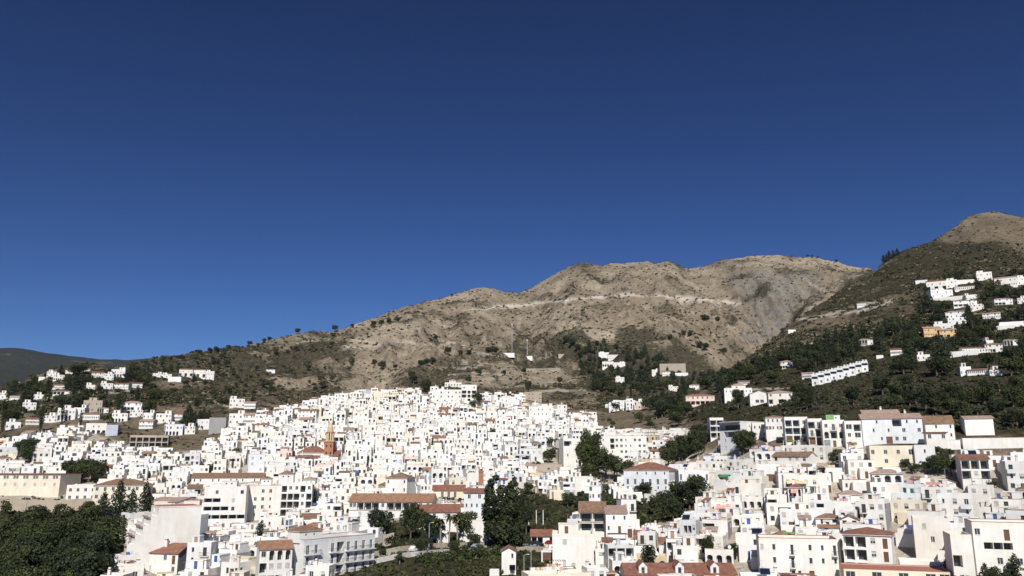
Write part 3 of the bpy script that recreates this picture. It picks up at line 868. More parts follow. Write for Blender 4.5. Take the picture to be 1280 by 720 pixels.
    if solar:
        t = Part('solar_panel'); sx = x0 + w * solar; z = H + (ph if roof == 'flat' else zr - H); y = d * .5
        t.mb.face([(sx - 1, y - .7, z + .1), (sx + 1, y - .7, z + .1), (sx + 1, y + .5, z + 1.2), (sx - 1, y + .5, z + 1.2)], 'solar')
        t.mb.face([(sx - 1, y + .5, z + 1.14), (sx + 1, y + .5, z + 1.14), (sx + 1, y - .7, z + .04), (sx - 1, y - .7, z + .04)], 'steel')
        t.mb.tube((sx - 1, y + .6, z + 1.3), (sx + 1, y + .6, z + 1.3), .22, .22, 'tank', 8)
        for k in (-.9, .9): t.mb.box(sx + k - .03, sx + k + .03, y + .4, y + .46, H - .1, z + 1.2, 'steel')
        P.append(t)
    if antenna:
        t = Part('antenna'); axx, ay = x0 + w * antenna, d * .7; z = H if roof == 'flat' else H + .3; hh = z + 3.4
        t.mb.box(axx - .03, axx + .03, ay - .03, ay + .03, z, hh, 'steel')
        t.mb.box(axx - .6, axx + .6, ay - .02, ay + .02, hh - .1, hh - .06, 'steel')
        for k in range(5): t.mb.box(axx - .5 + k * .25 - .012, axx - .5 + k * .25 + .012, ay - .3, ay + .3, hh - .055, hh - .03, 'steel')
        P.append(t)
    return P

def merged(parts, M=None, out=None):
    out = out or MB()
    def put(p, T):
        L = T @ Matrix.Translation(p.loc) @ Matrix.Rotation(p.rz, 4, 'Z')
        if p.mesh:
            f, q, _ = WIN[p.mesh[1]]; out.add(f, L); out.add(q, L)
        if p.mb.f: out.add(p.mb, L)
        for s in p.subs: put(s, L)
    for p in parts: put(p, M or Matrix())
    return out

def win_mesh(key, which):
    f, p, cache = WIN[key]
    if which not in cache:
        m = MB()
        if which in ('f', 'fp'): m.add(f)
        if which in ('p', 'fp'): m.add(p)
        cache[which] = m.mesh('window') if m.f else None
    return cache[which]

def spawn(name, parts, loc, yaw, near=1):
    """near 2: parts and panes; 1: parts; 0: one mesh"""
    if near == 0:
        return link(name, merged(parts).mesh(name), None, loc, yaw)
    root = link(name, None, None, loc, yaw)
    def put(p, par):
        if p.mesh:
            key = p.mesh[1]; f, q, _ = WIN[key]
            if near == 2 and f.f and q.f:
                o = link(p.name, win_mesh(key, 'f'), par, p.loc, p.rz)
                link('pane', win_mesh(key, 'p'), o)
            else:
                o = link(p.name, win_mesh(key, 'fp'), par, p.loc, p.rz)
        else:
            if not p.mb.f: return
            o = link(p.name, p.mb.mesh(p.name), par, p.loc, p.rz)
            if p.label: o['label'] = p.label
        for s in p.subs: put(s, o)
    for p in parts: put(p, root)
    return root

# ---------------------------------------------------------------- what already stands where
OCC = {}
def obb(cx, cy, yaw, w, d, pad=0.0):
    c, s = math.cos(yaw), math.sin(yaw); r = []
    for a, b in ((-w/2 - pad, -pad), (w/2 + pad, -pad), (w/2 + pad, d + pad), (-w/2 - pad, d + pad)):
        r.append((cx + a * c - b * s, cy + a * s + b * c))
    return r
def sat(A, B):
    for P in (A, B):
        for i in range(len(P)):
            ex, ey = P[(i+1) % len(P)][0] - P[i][0], P[(i+1) % len(P)][1] - P[i][1]
            a = [-ey * x + ex * y for x, y in A]; b = [-ey * x + ex * y for x, y in B]
            if max(a) <= min(b) or max(b) <= min(a): return False
    return True
def cells(P, g=14.0):
    xs = [p[0] for p in P]; ys = [p[1] for p in P]
    for i in range(int(math.floor(min(xs) / g)), int(math.floor(max(xs) / g)) + 1):
        for j in range(int(math.floor(min(ys) / g)), int(math.floor(max(ys) / g)) + 1): yield i, j
def is_free(P):
    seen = set()
    for c in cells(P):
        for k, Q in OCC.get(c, ()):
            if k not in seen:
                seen.add(k)
                if sat(P, Q): return False
    return True
_occ = [0]
def occupy(P):
    _occ[0] += 1
    for c in cells(P): OCC.setdefault(c, []).append((_occ[0], P))
def pix_rect(x, y, z, yaw, w, d, h):
    us, vs = [], []
    for px, py in obb(x, y, yaw, w, d):
        for zz in (z, z + h):
            u, v, _ = project((px, py, zz)); us.append(u); vs.append(v)
    return min(us), max(us), min(vs), max(vs)
KEEP = []     # picture areas of the landmarks: (u0,u1,v0,v1,distance)
THINGS = []   # every house: dict(obj, rect, dist, desc)
# ---------------------------------------------------------------- landmark buildings, one by one
def base_at(u, vb=None, dist=None):
    if dist is None:
        p = hill.hit(u, vb); 
        return p.x, p.y, p.z
    ph, _ = pix_dir(u, vb or 600)
    x, y = math.sin(ph) * dist, math.cos(ph) * dist
    return x, y, ground_at(x, y)

def block(name, label, cat, u0, u1, vt, vb, rows, rz=None, depth=9, dist=None, near=2, group=None, keep=True, extra=None, front=None, roofh=0, **kw):
    uc = (u0 + u1) / 2
    if rz is None: rz = -math.degrees(pix_dir(uc, vb)[0]) * .7
    rot = math.radians(rz); hs = kw.pop('hs', 2.75); top = kw.get('ph', .8) if kw.get('roof', 'flat') == 'flat' else 0
    need = len(rows) * hs + top + roofh
    ph_, te = pix_dir(uc, vt); d = None; prev = None
    dd = 150.0
    while dd < 1200:
        x, y = math.sin(ph_) * dd, math.cos(ph_) * dd
        hgt = dd * te - ground_at(x, y)
        if prev is not None and prev >= need > hgt:
            d = dd - 1.5 * (need - hgt) / max(.01, prev - hgt)
            if dist is None or d > dist * .72: break
        prev = hgt; dd += 1.5
    if d is None: d = dist or 300
    x, y = math.sin(ph_) * d, math.cos(ph_) * d; z = ground_at(x, y)
    fy = y * CP + z * SP
    w = front or (u1 - u0) / F * fy * math.cos(math.atan2(x, y)) / max(.35, math.cos(rot + math.atan2(x, y))) if True else 0
    if front and dist: w = front * d / dist
    H = len(rows) * hs
    if dist and abs(d / dist - 1) > .15: print('MOVED', name, label[:30], round(dist), '->', round(d))
    parts = house_parts(R, w, depth, rows, hs=hs, found=kw.pop('found', 6.0), **kw)
    if extra: parts += extra(w, depth, H, hs)
    o = spawn(name, parts, (x, y, z), rot, near)
    tag(o, label, cat, group)
    occupy(obb(x, y, rot, w, depth, .3))
    r = pix_rect(x, y, z, rot, w, depth, H)
    if keep: KEEP.append((u0 - 1, u1 + 1, vt - 3, vb, d))
    THINGS.append(dict(o=o, rect=(r[0], r[1], vt, vb), d=d, label=label))
    return o, (x, y, z, rot, w, H)

def rooms(*specs):
    """extra rooftop rooms: (x fraction, width, y0, y1, height, roof, tile)"""
    def f(w, d, H, hs):
        out = []
        for xf, rw, y0, y1, rh, rr, tm in specs:
            t = Part('rooftop_room'); a = -w / 2 + w * xf - rw / 2; b = a + rw
            facade(t.mb, (a, y0), (1, 0), rw, H + .01, H + rh, [(rw * .25, rw * .25 + .5, H + rh - 1.0, H + rh - .5, .15), (rw * .6, rw * .6 + .5, H + rh - 1.0, H + rh - .5, .15)], 'white', back='glass')
            for p, q in (((b, y0), (b, y1)), ((b, y1), (a, y1)), ((a, y1), (a, y0))): t.mb.face([(*p, H), (*q, H), (*q, H + rh), (*p, H + rh)], 'white')
            g = Part('roof')
            if rr == 'hip': hip_roof(g.mb, a, b, y0, y1, H + rh + .15, min(rw, y1 - y0) * .26, tm, .3)
            else: g.mb.box(a - .1, b + .1, y0 - .1, y1 + .1, H + rh, H + rh + .2, tm)
            t.subs.append(g); out.append(t)
        return out
    return f

HS, AP, VI = 'house', 'apartment building', 'villa'
block('school_building', 'long cream building with a row of small paired windows under a thin red roof edge', 'building', -60, 76, 593, 624, ['ppppppppppp', 'sssssssssss', '...........'], roof='eave', tilem='tile_red', mat='cream', depth=14, rz=-4)
block('annex_building', 'small white building with two rows of four windows beside the long cream building', 'building', 84, 122, 606, 623, ['wwww', 'wwww'], rz=14, depth=9, dist=405, sides=(['w.', 'w.'], None), mat='white_warm')
block('mansion', 'yellowish mansion with a brown hipped roof behind three dark conifers', 'mansion', 117, 187, 607, 637, ['wwwnwww', 'w.wwwnw', '.......'], roof='hip', tilem='tile_brown', mat='cream', depth=13, rise=2.2, dist=372, roofh=0)
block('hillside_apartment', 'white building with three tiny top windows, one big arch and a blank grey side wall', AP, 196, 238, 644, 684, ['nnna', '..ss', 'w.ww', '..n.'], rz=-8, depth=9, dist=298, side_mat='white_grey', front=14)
block('gabled_house', 'white house with red gabled roof and dark grey gable end above the bottom edge', HS, 180, 223, 691, 724, ['..wD', 'g..w'], rz=-16, depth=8, dist=222, roof='gable', tilem='tile_red', side_mat='darkgrey', rise=2.0, chimney=(.45, .3), found=9)  # shade of the gable end painted in as dark grey
block('narrow_window_row', 'pinkish white row building with many slim windows above the arch window building', AP, 193, 250, 626, 652, ['nnnnnnnnn', 'nnnnnnnnn', '.........'], mat='pink', depth=9, dist=338, cap='tile_pink', floor='roof_white')
block('balcony_apartment', 'white apartment block with rows of deep dark loggias stepping down', AP, 256, 309, 608, 670, ['.w..b', 'll.s.', 'lllb.', 'lllll', 'wdwdw'], depth=12, dist=316, solid=True, extra=rooms((.55, 5, 4, 10, 2.4, 'flat', 'white')))
block('long_tiled_building', 'long low building with a brown tiled roof above the loggia apartment block', 'building', 240, 330, 597, 608, ['nn.nn.nnn.nn'], roof='gable', tilem='tile_brown', depth=10, dist=365, rise=1.8, mat='white_warm')
block('window_block', 'white apartment block with a regular grid of dark windows', AP, 306, 353, 607, 646, ['w.ww.', 'nwwn.', 'nwwn.', 'wnwwn'], depth=12, dist=322, tilem='tile_pink', cap='tile_pink', extra=rooms((.55, 3.6, 3, 7, 3, 'hip', 'tile_brown')))
block('turret_apartment', 'white apartment block with hip roofed turrets and deep shaded balconies', AP, 352, 391, 603, 645, ['owwow', 'oolwo', 'lllwl', 'll.wl'], depth=12, dist=324, sides=(None, None), extra=rooms((.12, 5.2, 2, 7, 3.6, 'hip', 'tile_brown'), (.88, 4.4, .5, 5, 1.6, 'hip', 'tile_pink')), side_mat='bluegrey')  # blue grey sides: the shade on the right flank set in colour
block('arcade_hotel', 'long white arcaded building under an orange tiled roof behind the round dark tree', 'hotel', 436, 540, 628, 656, ['pollwllooww', '.s.aaa.aa.s'], roof='gable', tilem='tile_orange', depth=11, dist=288, rise=2.4, rz=-3, found=8, roofh=-.2, band=1)
block('tower_house', 'square white tower house with a brown hipped roof above the arcaded building', HS, 482, 509, 598, 630, ['n..n', '.n.n', 'n..n', '..n.'], roof='hip', tilem='tile_brown', depth=8, dist=330, rz=-14, rise=1.9)
block('chapel', 'cream chapel with three tall windows under a straight red tiled roof', 'chapel', 541, 581, 613, 630, ['.kkk.'], roof='gable', tilem='tile_red', mat='cream', depth=8, dist=326, rise=1.8)
block('red_roofed_house', 'broad white house with long red roof behind the three palms', HS, 520, 575, 640, 666, ['..w.w.', '......'], roof='gable', tilem='tile_red', depth=9, dist=272, rise=1.9, rz=6, found=8)
block('tall_grey_house', 'tall narrow pale grey house with rows of slim windows beside the giant tree', HS, 580, 606, 616, 650, ['ww', 'nnnn', 'nnnn', 'n.nn'], mat='white_cool', depth=8, dist=296, roof='gable', tilem='tile_red', rise=1.2, rz=-6)
block('cube_house', 'plain white cube house with a flat roof at the foot of the giant tree', HS, 574, 608, 650, 674, ['.w..', '.nw.'], depth=8, dist=261, rz=-5, found=8, cap='white_warm')
block('street_apartment', 'pale apartment block facing the sloping road with rows of arched balconies', AP, 398, 455, 671, 712, ['dd.dldddd', 'dd.dldddd', 'dd.dldddd'], rz=52, front=24, depth=10, dist=226, mat='white_cool', found=9, tilem='tile_pink', cap='tile_pink', extra=rooms((.14, 7, 1.5, 6, 2.6, 'hip', 'tile_brown')))  # cool white stands in for shade on this facade
block('arched_house', 'white house with three dark arches on top and a brown roof, near the sloping road', HS, 325, 366, 686, 724, ['baaa', 'osss', 'ogo.'], rz=22, depth=8, dist=214, roof='gable', tilem='tile_orange', rise=1.5, found=9)
block('terrace_white_block', 'large white apartment block on the slope above the leaning dark tree crown', AP, 745, 808, 545, 588, ['.n.lwwn.ww.', 'ss.lwwnn.ww', '.nsn.wwn.ww', '...BB.BB.w.'], depth=14, dist=408, cap='tile_pink', winw=1.2)
block('tall_plain_tower', 'tall plain white tower block left of the leaning dark tree crown', AP, 704, 726, 548, 594, ['o.', '.n', 'n.', '.n', 'n.'], depth=9, dist=392, rz=10, sides=(None, ['.n', '..', '.n', '..', '.n']), floor='roof_red')
block('institute_hall', 'big pale hall with a red hipped roof and rows of slim windows', 'hall', 783, 832, 588, 620, ['.nnnn', 'kkkkkk', 'nn..nn'], rz=-24, depth=15, dist=316, roof='hip', tilem='tile_red', mat='white_cool', rise=3.0, front=17.5, sides=(None, ['nnnnnn', '.nnnn.', '......']), found=8)
block('hall_wing', 'white wing with four tall dark windows beside the hipped red hall', 'building', 848, 886, 588, 618, ['k.k.k.k', '...n...', '.......'], depth=9, dist=334, rz=-2)
block('awning_block', 'small white block with stacked dark balconies at the upper village edge', AP, 887, 904, 522, 559, ['ll', 'll', 'ol'], depth=9, dist=372, rz=-6)
block('striped_awning_block', 'white block with striped grey awning on its shaded side and a plain bright wall', AP, 903, 921, 527, 577, ['l', 'q', 'nn', 'nn'], rz=-58, front=11, depth=17, dist=330, mat='white_cool', side_mat='white', awning=(.02, .98, 11.6, 'awning_dark'), sides=(None, ['.n...', '.....', '.....', '.....']))  # shade of the left face put into its tint; lit wall stays white
block('pink_window_house', 'pinkish white house with three rows of small windows in the upper row', HS, 940, 958, 528, 552, ['nnn', 'nnn'], mat='white_warm', depth=8, dist=333, cap='tile_red')
block('square_upper_house', 'upright white house with paired small windows and red roof corner', HS, 957, 980, 522, 552, ['nnnn', 'pnnp', '...n'], mat='white_warm', roof='hip', tilem='tile_red', rise=1.0, depth=8, dist=331)
block('garage_row_house', 'white terraced house with two garages and shaded balconies', HS, 980, 1009, 521, 552, ['oow', 'llo', 'gog'], depth=9, dist=328, cap='tile_pink')
block('pale_row_house', 'narrow white row house with pink trim between the garages and the arches', HS, 1009, 1027, 523, 551, ['ld', 'dl', 'gg'], depth=9, dist=325, cap='tile_pink', mat='white_warm')
def _net(w, H):
    p = Part('roof_screen'); p.mb.box(-w * .3, w * .06, .3, .36, H + .9, H + 2.6, 'net_green'); return p
block('green_screen_house', 'white house with arched loggias and a bright green screen on its roof', HS, 1027, 1055, 525, 551, ['wdw', 'aoa', 'gDn'], depth=9, dist=323,
      extra=lambda w, d, H, hs: rooms((.6, 4, 3, 7, 2.4, 'flat', 'white'))(w, d, H, hs) + [_net(w, H)])
block('dark_loggia_house', 'white house with big dark loggias beside the brown roofed white building', HS, 1055, 1076, 526, 551, ['Bo', 'wB', 'D.'], depth=9, dist=320, cap='tile_pink')
block('brown_roofed_building', 'large white building with brown roof, one dark loggia and rows of windows', 'building', 1076, 1152, 523, 560, ['.n.lnn', '.n.n.w.w', '..ngww..'], depth=12, dist=303, roof='gable', tilem='tile_pink', rz=-19, rise=1.8, sides=(None, ['n..', '...', '...']), mat='white_cool', chimney=(.78, .6))
block('back_roof_house', 'white house with pinkish roof and chimneys behind the brown roofed white building', HS, 1078, 1124, 517, 535, ['....'], depth=9, dist=322, roof='gable', tilem='tile_pink', rise=1.6, chimney=(.55, .5), keep=False)
block('ochre_window_house', 'cream house with scattered small dark windows under the brown roofed building', HS, 1086, 1142, 557, 584, ['w.w.w.B', '..w..w.'], mat='cream', depth=9, dist=283, floor='roof_white', found=7)
block('plain_side_house', 'small plain pale house on the end of the cream house', HS, 1142, 1168, 556, 583, ['.n.', '...'], mat='white_cool', depth=9, dist=283)
block('weathered_roof_house', 'white house with a weathered brown pitched roof below the scrub hillside', HS, 1156, 1192, 529, 552, ['.n.n', 'n..n'], depth=9, dist=308, roof='gable', tilem='tile_brown', rz=-20, rise=2.6)
block('low_red_edge_house', 'low white house with two windows under a thin red roof edge', HS, 1157, 1183, 541, 562, ['w.w', '...'], depth=5, dist=296, roof='eave', tilem='tile_red')
block('plain_upper_house', 'plain white house with a low brown roof above the long blank wall', HS, 1205, 1241, 523, 548, ['......', '......'], depth=9, dist=312, roof='gable', tilem='tile_pink', rise=1.0)
block('blank_warehouse', 'long blank white warehouse wall below the scrub hillside', 'warehouse', 1201, 1340, 547, 569, ['.'], depth=16, dist=295, mat='white_warm', ph=.4, floor='roof_white')
block('blank_annex', 'short blank white box beside the long blank warehouse', 'warehouse', 1168, 1200, 550, 569, ['.'], depth=12, dist=291, mat='white', ph=.3, floor='roof_white')
block('red_roof_balcony_house', 'white house with red roof, solar panel and two long balconies under the blank warehouse', HS, 1200, 1236, 574, 606, ['ooo', 'lsl', '...'], depth=9, dist=268, roof='gable', tilem='tile_red', rise=1.3, solar=.55)
block('hipped_corner_house', 'tall three storey white house with twin red hipped roofs and columns of shaded balconies', AP, 1061, 1104, 669, 712, ['oohD', 'oohD', 'oohD'], rz=-28, front=10.5, depth=10, dist=214, roof='hip', tilem='tile_red', rise=1.3, sides=(None, ['..n', '..n', '..h']), found=8)
block('long_red_roof_building', 'long cream building with a flat dark red roof at the very bottom edge', 'building', 1053, 1188, 713, 734, ['B.B.B.BB', '........'], depth=10, dist=193, mat='cream', floor='roof_red', ph=.12, cap='roof_red')
block('pink_facade_house', 'long pinkish white house with red trim and two small iron balconies', AP, 947, 1046, 673, 712, ['s.w..d..w.n.d', '..w..d..w.n.n', '..n..ww.g....'], mat='white_warm', depth=9, dist=214, cap='tile_red', floor='roof_red', found=8)
block('beige_villa_block', 'big beige house with wide dark balcony and outside stairs near the bottom corner', HS, 1213, 1300, 653, 716, ['w..D..s', '.lll..w', '..w.ww.', '..n....'], mat='white_warm', depth=10, dist=212, cap='tile_red', found=8, solid=True)
block('plain_beige_house', 'plain beige house with low flat roof left of the wide dark balcony house', HS, 1187, 1214, 668, 722, ['..', 'o.', '..', '.n'], mat='white_warm', depth=9, dist=208, found=8)
block('faceted_white_house', 'plain warm white house with one shuttered and one barred window', HS, 1140, 1186, 647, 694, ['.s...', '..w..', '.....'], mat='white_warm', depth=9, dist=222, rz=-24, sides=(None, ['n.', '..', '..']), found=8)
block('orange_gable_house', 'white house with brown tiled roof and two floors of pink edged balconies', HS, 724, 757, 640, 678, ['ll', 'lo', 'n.'], depth=10, dist=254, roof='gable', tilem='tile_brown', rise=2.6, rz=-6, mat='white_warm', band=2)
block('white_gable_house', 'white gabled house with scattered windows beside the pink edged balconies', HS, 757, 784, 642, 676, ['.n.n', 'n.D.', '....'], depth=9, dist=252, roof='shed', tilem='tile_pink', rise=1.6, mat='white')
block('roof_stack_house', 'big plain white house with shuttered windows below the pink edged balconies', HS, 690, 742, 667, 712, ['.s...', '.....', 's.s.n'], depth=10, dist=219, mat='white_warm', room=(.3, 5, 4, 2.5, 'flat'), found=9)
block('garden_lodge', 'low white house with red tiled roof and wide openings above the road', HS, 664, 694, 670, 684, ['oo.o'], depth=6, dist=241, roof='gable', tilem='tile_red', rise=1.5)
block('field_cottage', 'tiny white cottage with a brown roof in the green field below the road', 'cottage', 627, 645, 689, 708, ['.n', '.o'], depth=5, dist=209, roof='gabley', tilem='tile_brown', rise=.9)
block('tool_shed', 'tiny white shed in the green field at the bottom edge', 'shed', 612, 624, 713, 724, ['o'], depth=3, dist=200, keep=False, near=1)
# upper edge of the village
block('arcade_villa', 'white villa with a row of arches and shaded grey side below the hill villas', VI, 108, 134, 529, 556, ['.nn.', 'aaaa'], depth=10, dist=560, near=1)
block('shaded_flank_house', 'house with blue grey shaded front attached to the arcade villa', HS, 133, 148, 531, 556, ['..', '..'], depth=9, dist=556, mat='bluegrey', near=1)  # the villa's shaded right part, its shade painted blue grey
block('brown_terrace_building', 'brown building with long dark open terraces among white houses', 'building', 163, 211, 544, 564, ['oooooo', 'oooooo'], mat='tan_render', depth=10, dist=520, near=1, rail='wood')
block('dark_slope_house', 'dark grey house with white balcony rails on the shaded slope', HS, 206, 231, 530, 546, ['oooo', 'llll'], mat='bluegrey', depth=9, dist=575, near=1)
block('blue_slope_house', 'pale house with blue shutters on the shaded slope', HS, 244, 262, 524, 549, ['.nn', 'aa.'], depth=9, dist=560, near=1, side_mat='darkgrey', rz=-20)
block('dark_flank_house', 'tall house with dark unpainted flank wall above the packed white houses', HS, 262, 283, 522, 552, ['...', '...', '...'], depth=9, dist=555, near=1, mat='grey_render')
block('crown_villa', 'highest white villa of the village with a small cupola on its roof', VI, 556, 577, 478, 486, ['wwwwww'], depth=10, dist=628, near=1, extra=rooms((.45, 5, 2, 7, 2.4, 'hip', 'tile_pink')))
block('crest_hotel', 'white hotel with three storeys of arched dark balconies on the village crest', 'hotel', 577, 596, 481, 506, ['w.w', 'lal', 'lal', 'nan'], depth=10, dist=588, near=1, rz=4)
block('crest_block', 'long white block with two rows of windows left of the crest hotel', AP, 540, 577, 487, 504, ['..w.w.ww', 'w.w.ww.w', '.w.w.w.w'], depth=10, dist=595, near=1, tilem='tile_red')
block('stone_block', 'bare grey stone building with two rows of windows at the upper village edge', 'building', 655, 677, 490, 507, ['.ww.w', '.ww.w'], depth=10, dist=580, near=1, mat='tan_render')
block('viaduct_house', 'white house with long rows of windows under the bare terraced slope', HS, 661, 690, 508, 530, ['n.nn.n', '.nnnn.', '......'], depth=9, dist=520, near=1)
block('pink_villa', 'pale pink villa with twin red roofs and a dark terrace on the wooded slope', VI, 857, 893, 495, 510, ['nwwwwn', 'oooooo'], mat='pink', depth=10, dist=548, near=1, roof='hip', tilem='tile_red', rise=1.6)
block('wide_villa', 'wide white villa with layered terraces beside the dark cypress', VI, 905, 940, 485, 501, ['nnooonn', '.......'], depth=10, dist=520, near=1, room=(.6, 8, 5, 2.6, 'hip'), tilem='tile_pink')
block('gabled_villa', 'white villa with a low gabled roof and a dark garage opening', VI, 937, 961, 492, 509, ['....', '.BB.'], depth=10, dist=500, near=1, roof='gabley', tilem='tile_pink', rise=1.6)
block('rose_roof_villa', 'white villa with a low pink hipped roof at the edge of the scrub hillside', VI, 960, 990, 491, 506, ['w.w.w', 'o.o.o'], depth=10, dist=500, near=1, roof='hip', tilem='tile_pink', mat='white_warm', rise=1.5)
# stepped row of terraced houses on the wooded right slope
for i in range(9):
    u = 1014 + i * 7.8; vt = 468 - i * 2.1
    lab = ['lowest unit at the foot of', 'second unit from the foot of', 'third unit from the foot of', 'fourth unit from the foot of', 'middle unit of', 'fourth unit from the top end of', 'third unit from the top end of', 'second unit from the top end of', 'topmost end unit with the blank bright flank of'][i]
    block('terraced_house', 'white ' + lab + ' the stepped row in the woods', 'terraced house', u, u + 7.9, vt, vt + 15, ['l', 'w'], rz=-25, depth=8, near=1, mat='white_cool', side_mat='white', solid=True, group='stepped row of terraced houses', keep=i in (0, 4, 8), room=(.5, 2.4, 3, 1.7, 'flat'))  # fronts tinted cool to imitate bluish shade, flanks plain white

# the church: brick tower, nave with two red roofs
def church():
    x, y, z = base_at(400, 586, 392)
    root = link('church', None, None, (x, y, z), 0)
    tag(root, 'church with a slim reddish brick bell tower and low red hipped roofs', 'church')
    s = math.hypot(x, y) / F
    t = MB(); tx = (409 - 400) * s; zt = math.hypot(x, y) * pix_dir(409, 552)[1] - z      # gallery height
    a = 2.1
    t.box(tx - a, tx + a, 0, 2 * a, -4, zt, 'brick_red')
    for k in range(3):
        for q in (-1, 1): t.box(tx + q * 1.0 - .3, tx + q * 1.0 + .3, -.05, -.004, zt - 2.6 - k * 3.2, zt - 1.4 - k * 3.2, 'dark')
    t.box(tx - a - .4, tx + a + .4, -.4, 2 * a + .4, zt + .004, zt + .4, 'church_cream')
    tw = link('tower', t.mesh('tower'), root)
    b = MB(); zb = zt + .41; r = 1.55; cy = a
    for k in range(8):          # belfry: eight piers round an open octagon
        an = math.pi / 8 + k * math.pi / 4; nx = math.pi / 8 + (k + 1) * math.pi / 4
        px, py = tx + r * math.cos(an), cy + r * math.sin(an)
        b.tube((px, py, zb), (px, py, zb + 3.6), .42, .42, 'church_cream', 6)
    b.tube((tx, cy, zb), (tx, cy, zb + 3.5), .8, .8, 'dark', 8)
    b.tube((tx, cy, zb + 3.6), (tx, cy, zb + 4.2), 2.0, 2.0, 'brick_red', 8); b.tube((tx, cy, zb + 4.2), (tx, cy, zb + 6.0), 1.5, 1.35, 'church_cream', 8)
    for q in range(6):
        t0, t1 = q * math.pi / 12, (q + 1) * math.pi / 12
        b.tube((tx, cy, zb + 6.0 + 1.7 * math.sin(t0)), (tx, cy, zb + 6.0 + 1.7 * math.sin(t1)), 1.35 * math.cos(t0), 1.35 * math.cos(t1) + .01, 'church_cream', 10, False)
    b.tube((tx, cy, zb + 7.6), (tx, cy, zb + 9.0), .06, .04, 'iron', 5)
    link('belfry', b.mesh('belfry'), root)
    n = MB(); zn = math.hypot(x, y) * pix_dir(385, 566)[1] - z
    nx0, nx1 = (372 - 400) * s, (404 - 400) * s
    n.box(nx0, nx1, 1, 10, -4, zn, 'white_warm')
    n.box((360 - 400) * s, (404 - 400) * s, -2.5, .99, -4, zn - 2.6, 'white')
    for k in range(4): n.box(nx0 + 2 + k * 2.8, nx0 + 2.7 + k * 2.8, -2.56, -2.504, zn - 5.2, zn - 4.0, 'glass')
    n.box((404 - 400) * s + .01, (421 - 400) * s, -.4, 6, -4, zn - 1.6, 'white_warm')
    nv = link('nave', n.mesh('nave'), root)
    r_ = MB(); hip_roof(r_, nx0, nx1, 1, 10, zn + .15, 3.1, 'tile_red'); shed_roof(r_, (361 - 400) * s, (403 - 400) * s, -2.5, .6, zn - 2.55, 1.2, 'tile_red', 'white_warm'); shed_roof(r_, (404.5 - 400) * s + .3, (421 - 400) * s, -.4, 6, zn - 1.55, 2.6, 'tile_red', 'brick_red')
    link('roof', r_.mesh('roof'), root)
    occupy(obb(x, y, 0, 30, 11)); KEEP.append((358, 424, 531, 584, 392))
    THINGS.append(dict(o=root, rect=(358, 424, 531, 584), d=392, label=root['label']))
church()

# stepped white building at the edge of the wood
def stepped():
    x, y, z = base_at(150, 726, 240)
    rot = math.radians(-57); root = link('stepped_building', None, None, (x, y, z), rot)
    tag(root, 'white stepped building with terraces climbing beside the dark wood', AP)
    w = MB(); W2 = 5.6; LEN = 17.5
    zt = math.hypot(x, y) * pix_dir(170, 634)[1] - z
    n = 5; h0 = zt * .36; step = (zt - h0) / 4; y0 = 0
    for k in range(n):
        a = y0; b = LEN if k == n - 1 else a + 1.7
        top = h0 + step * k
        ops = [(2.0, 3.6, h0 - 2.6, h0 - 1.0, .2), (1.6, 4.6, .2, 2.6, .25)] if k == 0 else [(4.2, 6.4, top - step + .95, top - step + 2.2, .3)]
        z0 = -8 if k == 0 else h0 + step * (k - 1)
        facade(w, (-W2, a), (1, 0), 2 * W2, z0, top, ops, 'white', back='glass' if k == 0 else 'shutter')
        for s in (-1, 1):
            f = [(s * W2, a, -8), (s * W2, b, -8), (s * W2, b, top), (s * W2, a, top)]
            w.face(f if s > 0 else f[::-1], 'white')
        if k < n - 1:
            w.face([(-W2, a, top), (W2, a, top), (W2, b, top), (-W2, b, top)], 'roof_white')
            t = Part('terrace_edge'); t.mb.box(-W2 + .1, W2 - .1, a - .35, a - .004, top - .5, top - .12, 'tile_pink'); t.mb.box(-W2 + .1, W2 - .1, a + .05, a + .17, top + .004, top + .8, 'white')
            link('terrace_edge', t.mb.mesh('terrace_edge'), root)
        y0 = b
    w.face([(W2, LEN, -8), (-W2, LEN, -8), (-W2, LEN, zt), (W2, LEN, zt)], 'white')
    link('wall', w.mesh('wall'), root)
    r_ = MB(); r_.box(-W2 - .1, W2 + .1, 6.9, LEN, zt + .004, zt + .25, 'white', top='roof_red'); link('roof', r_.mesh('roof'), root)
    occupy(obb(x, y, rot, 12, LEN)); KEEP.append((138, 226, 634, 722, 236))
    THINGS.append(dict(o=root, rect=(138, 226, 634, 722), d=236, label=root['label']))
stepped()
block('split_roof_house', 'white house with two low pinkish roofs behind the stepped building', HS, 183, 222, 627, 660, ['.n..n', '.....', '.....'], depth=11, dist=292, rz=-30, front=13, roof='gable', tilem='tile_pink', rise=1.2, side_mat='white_grey')

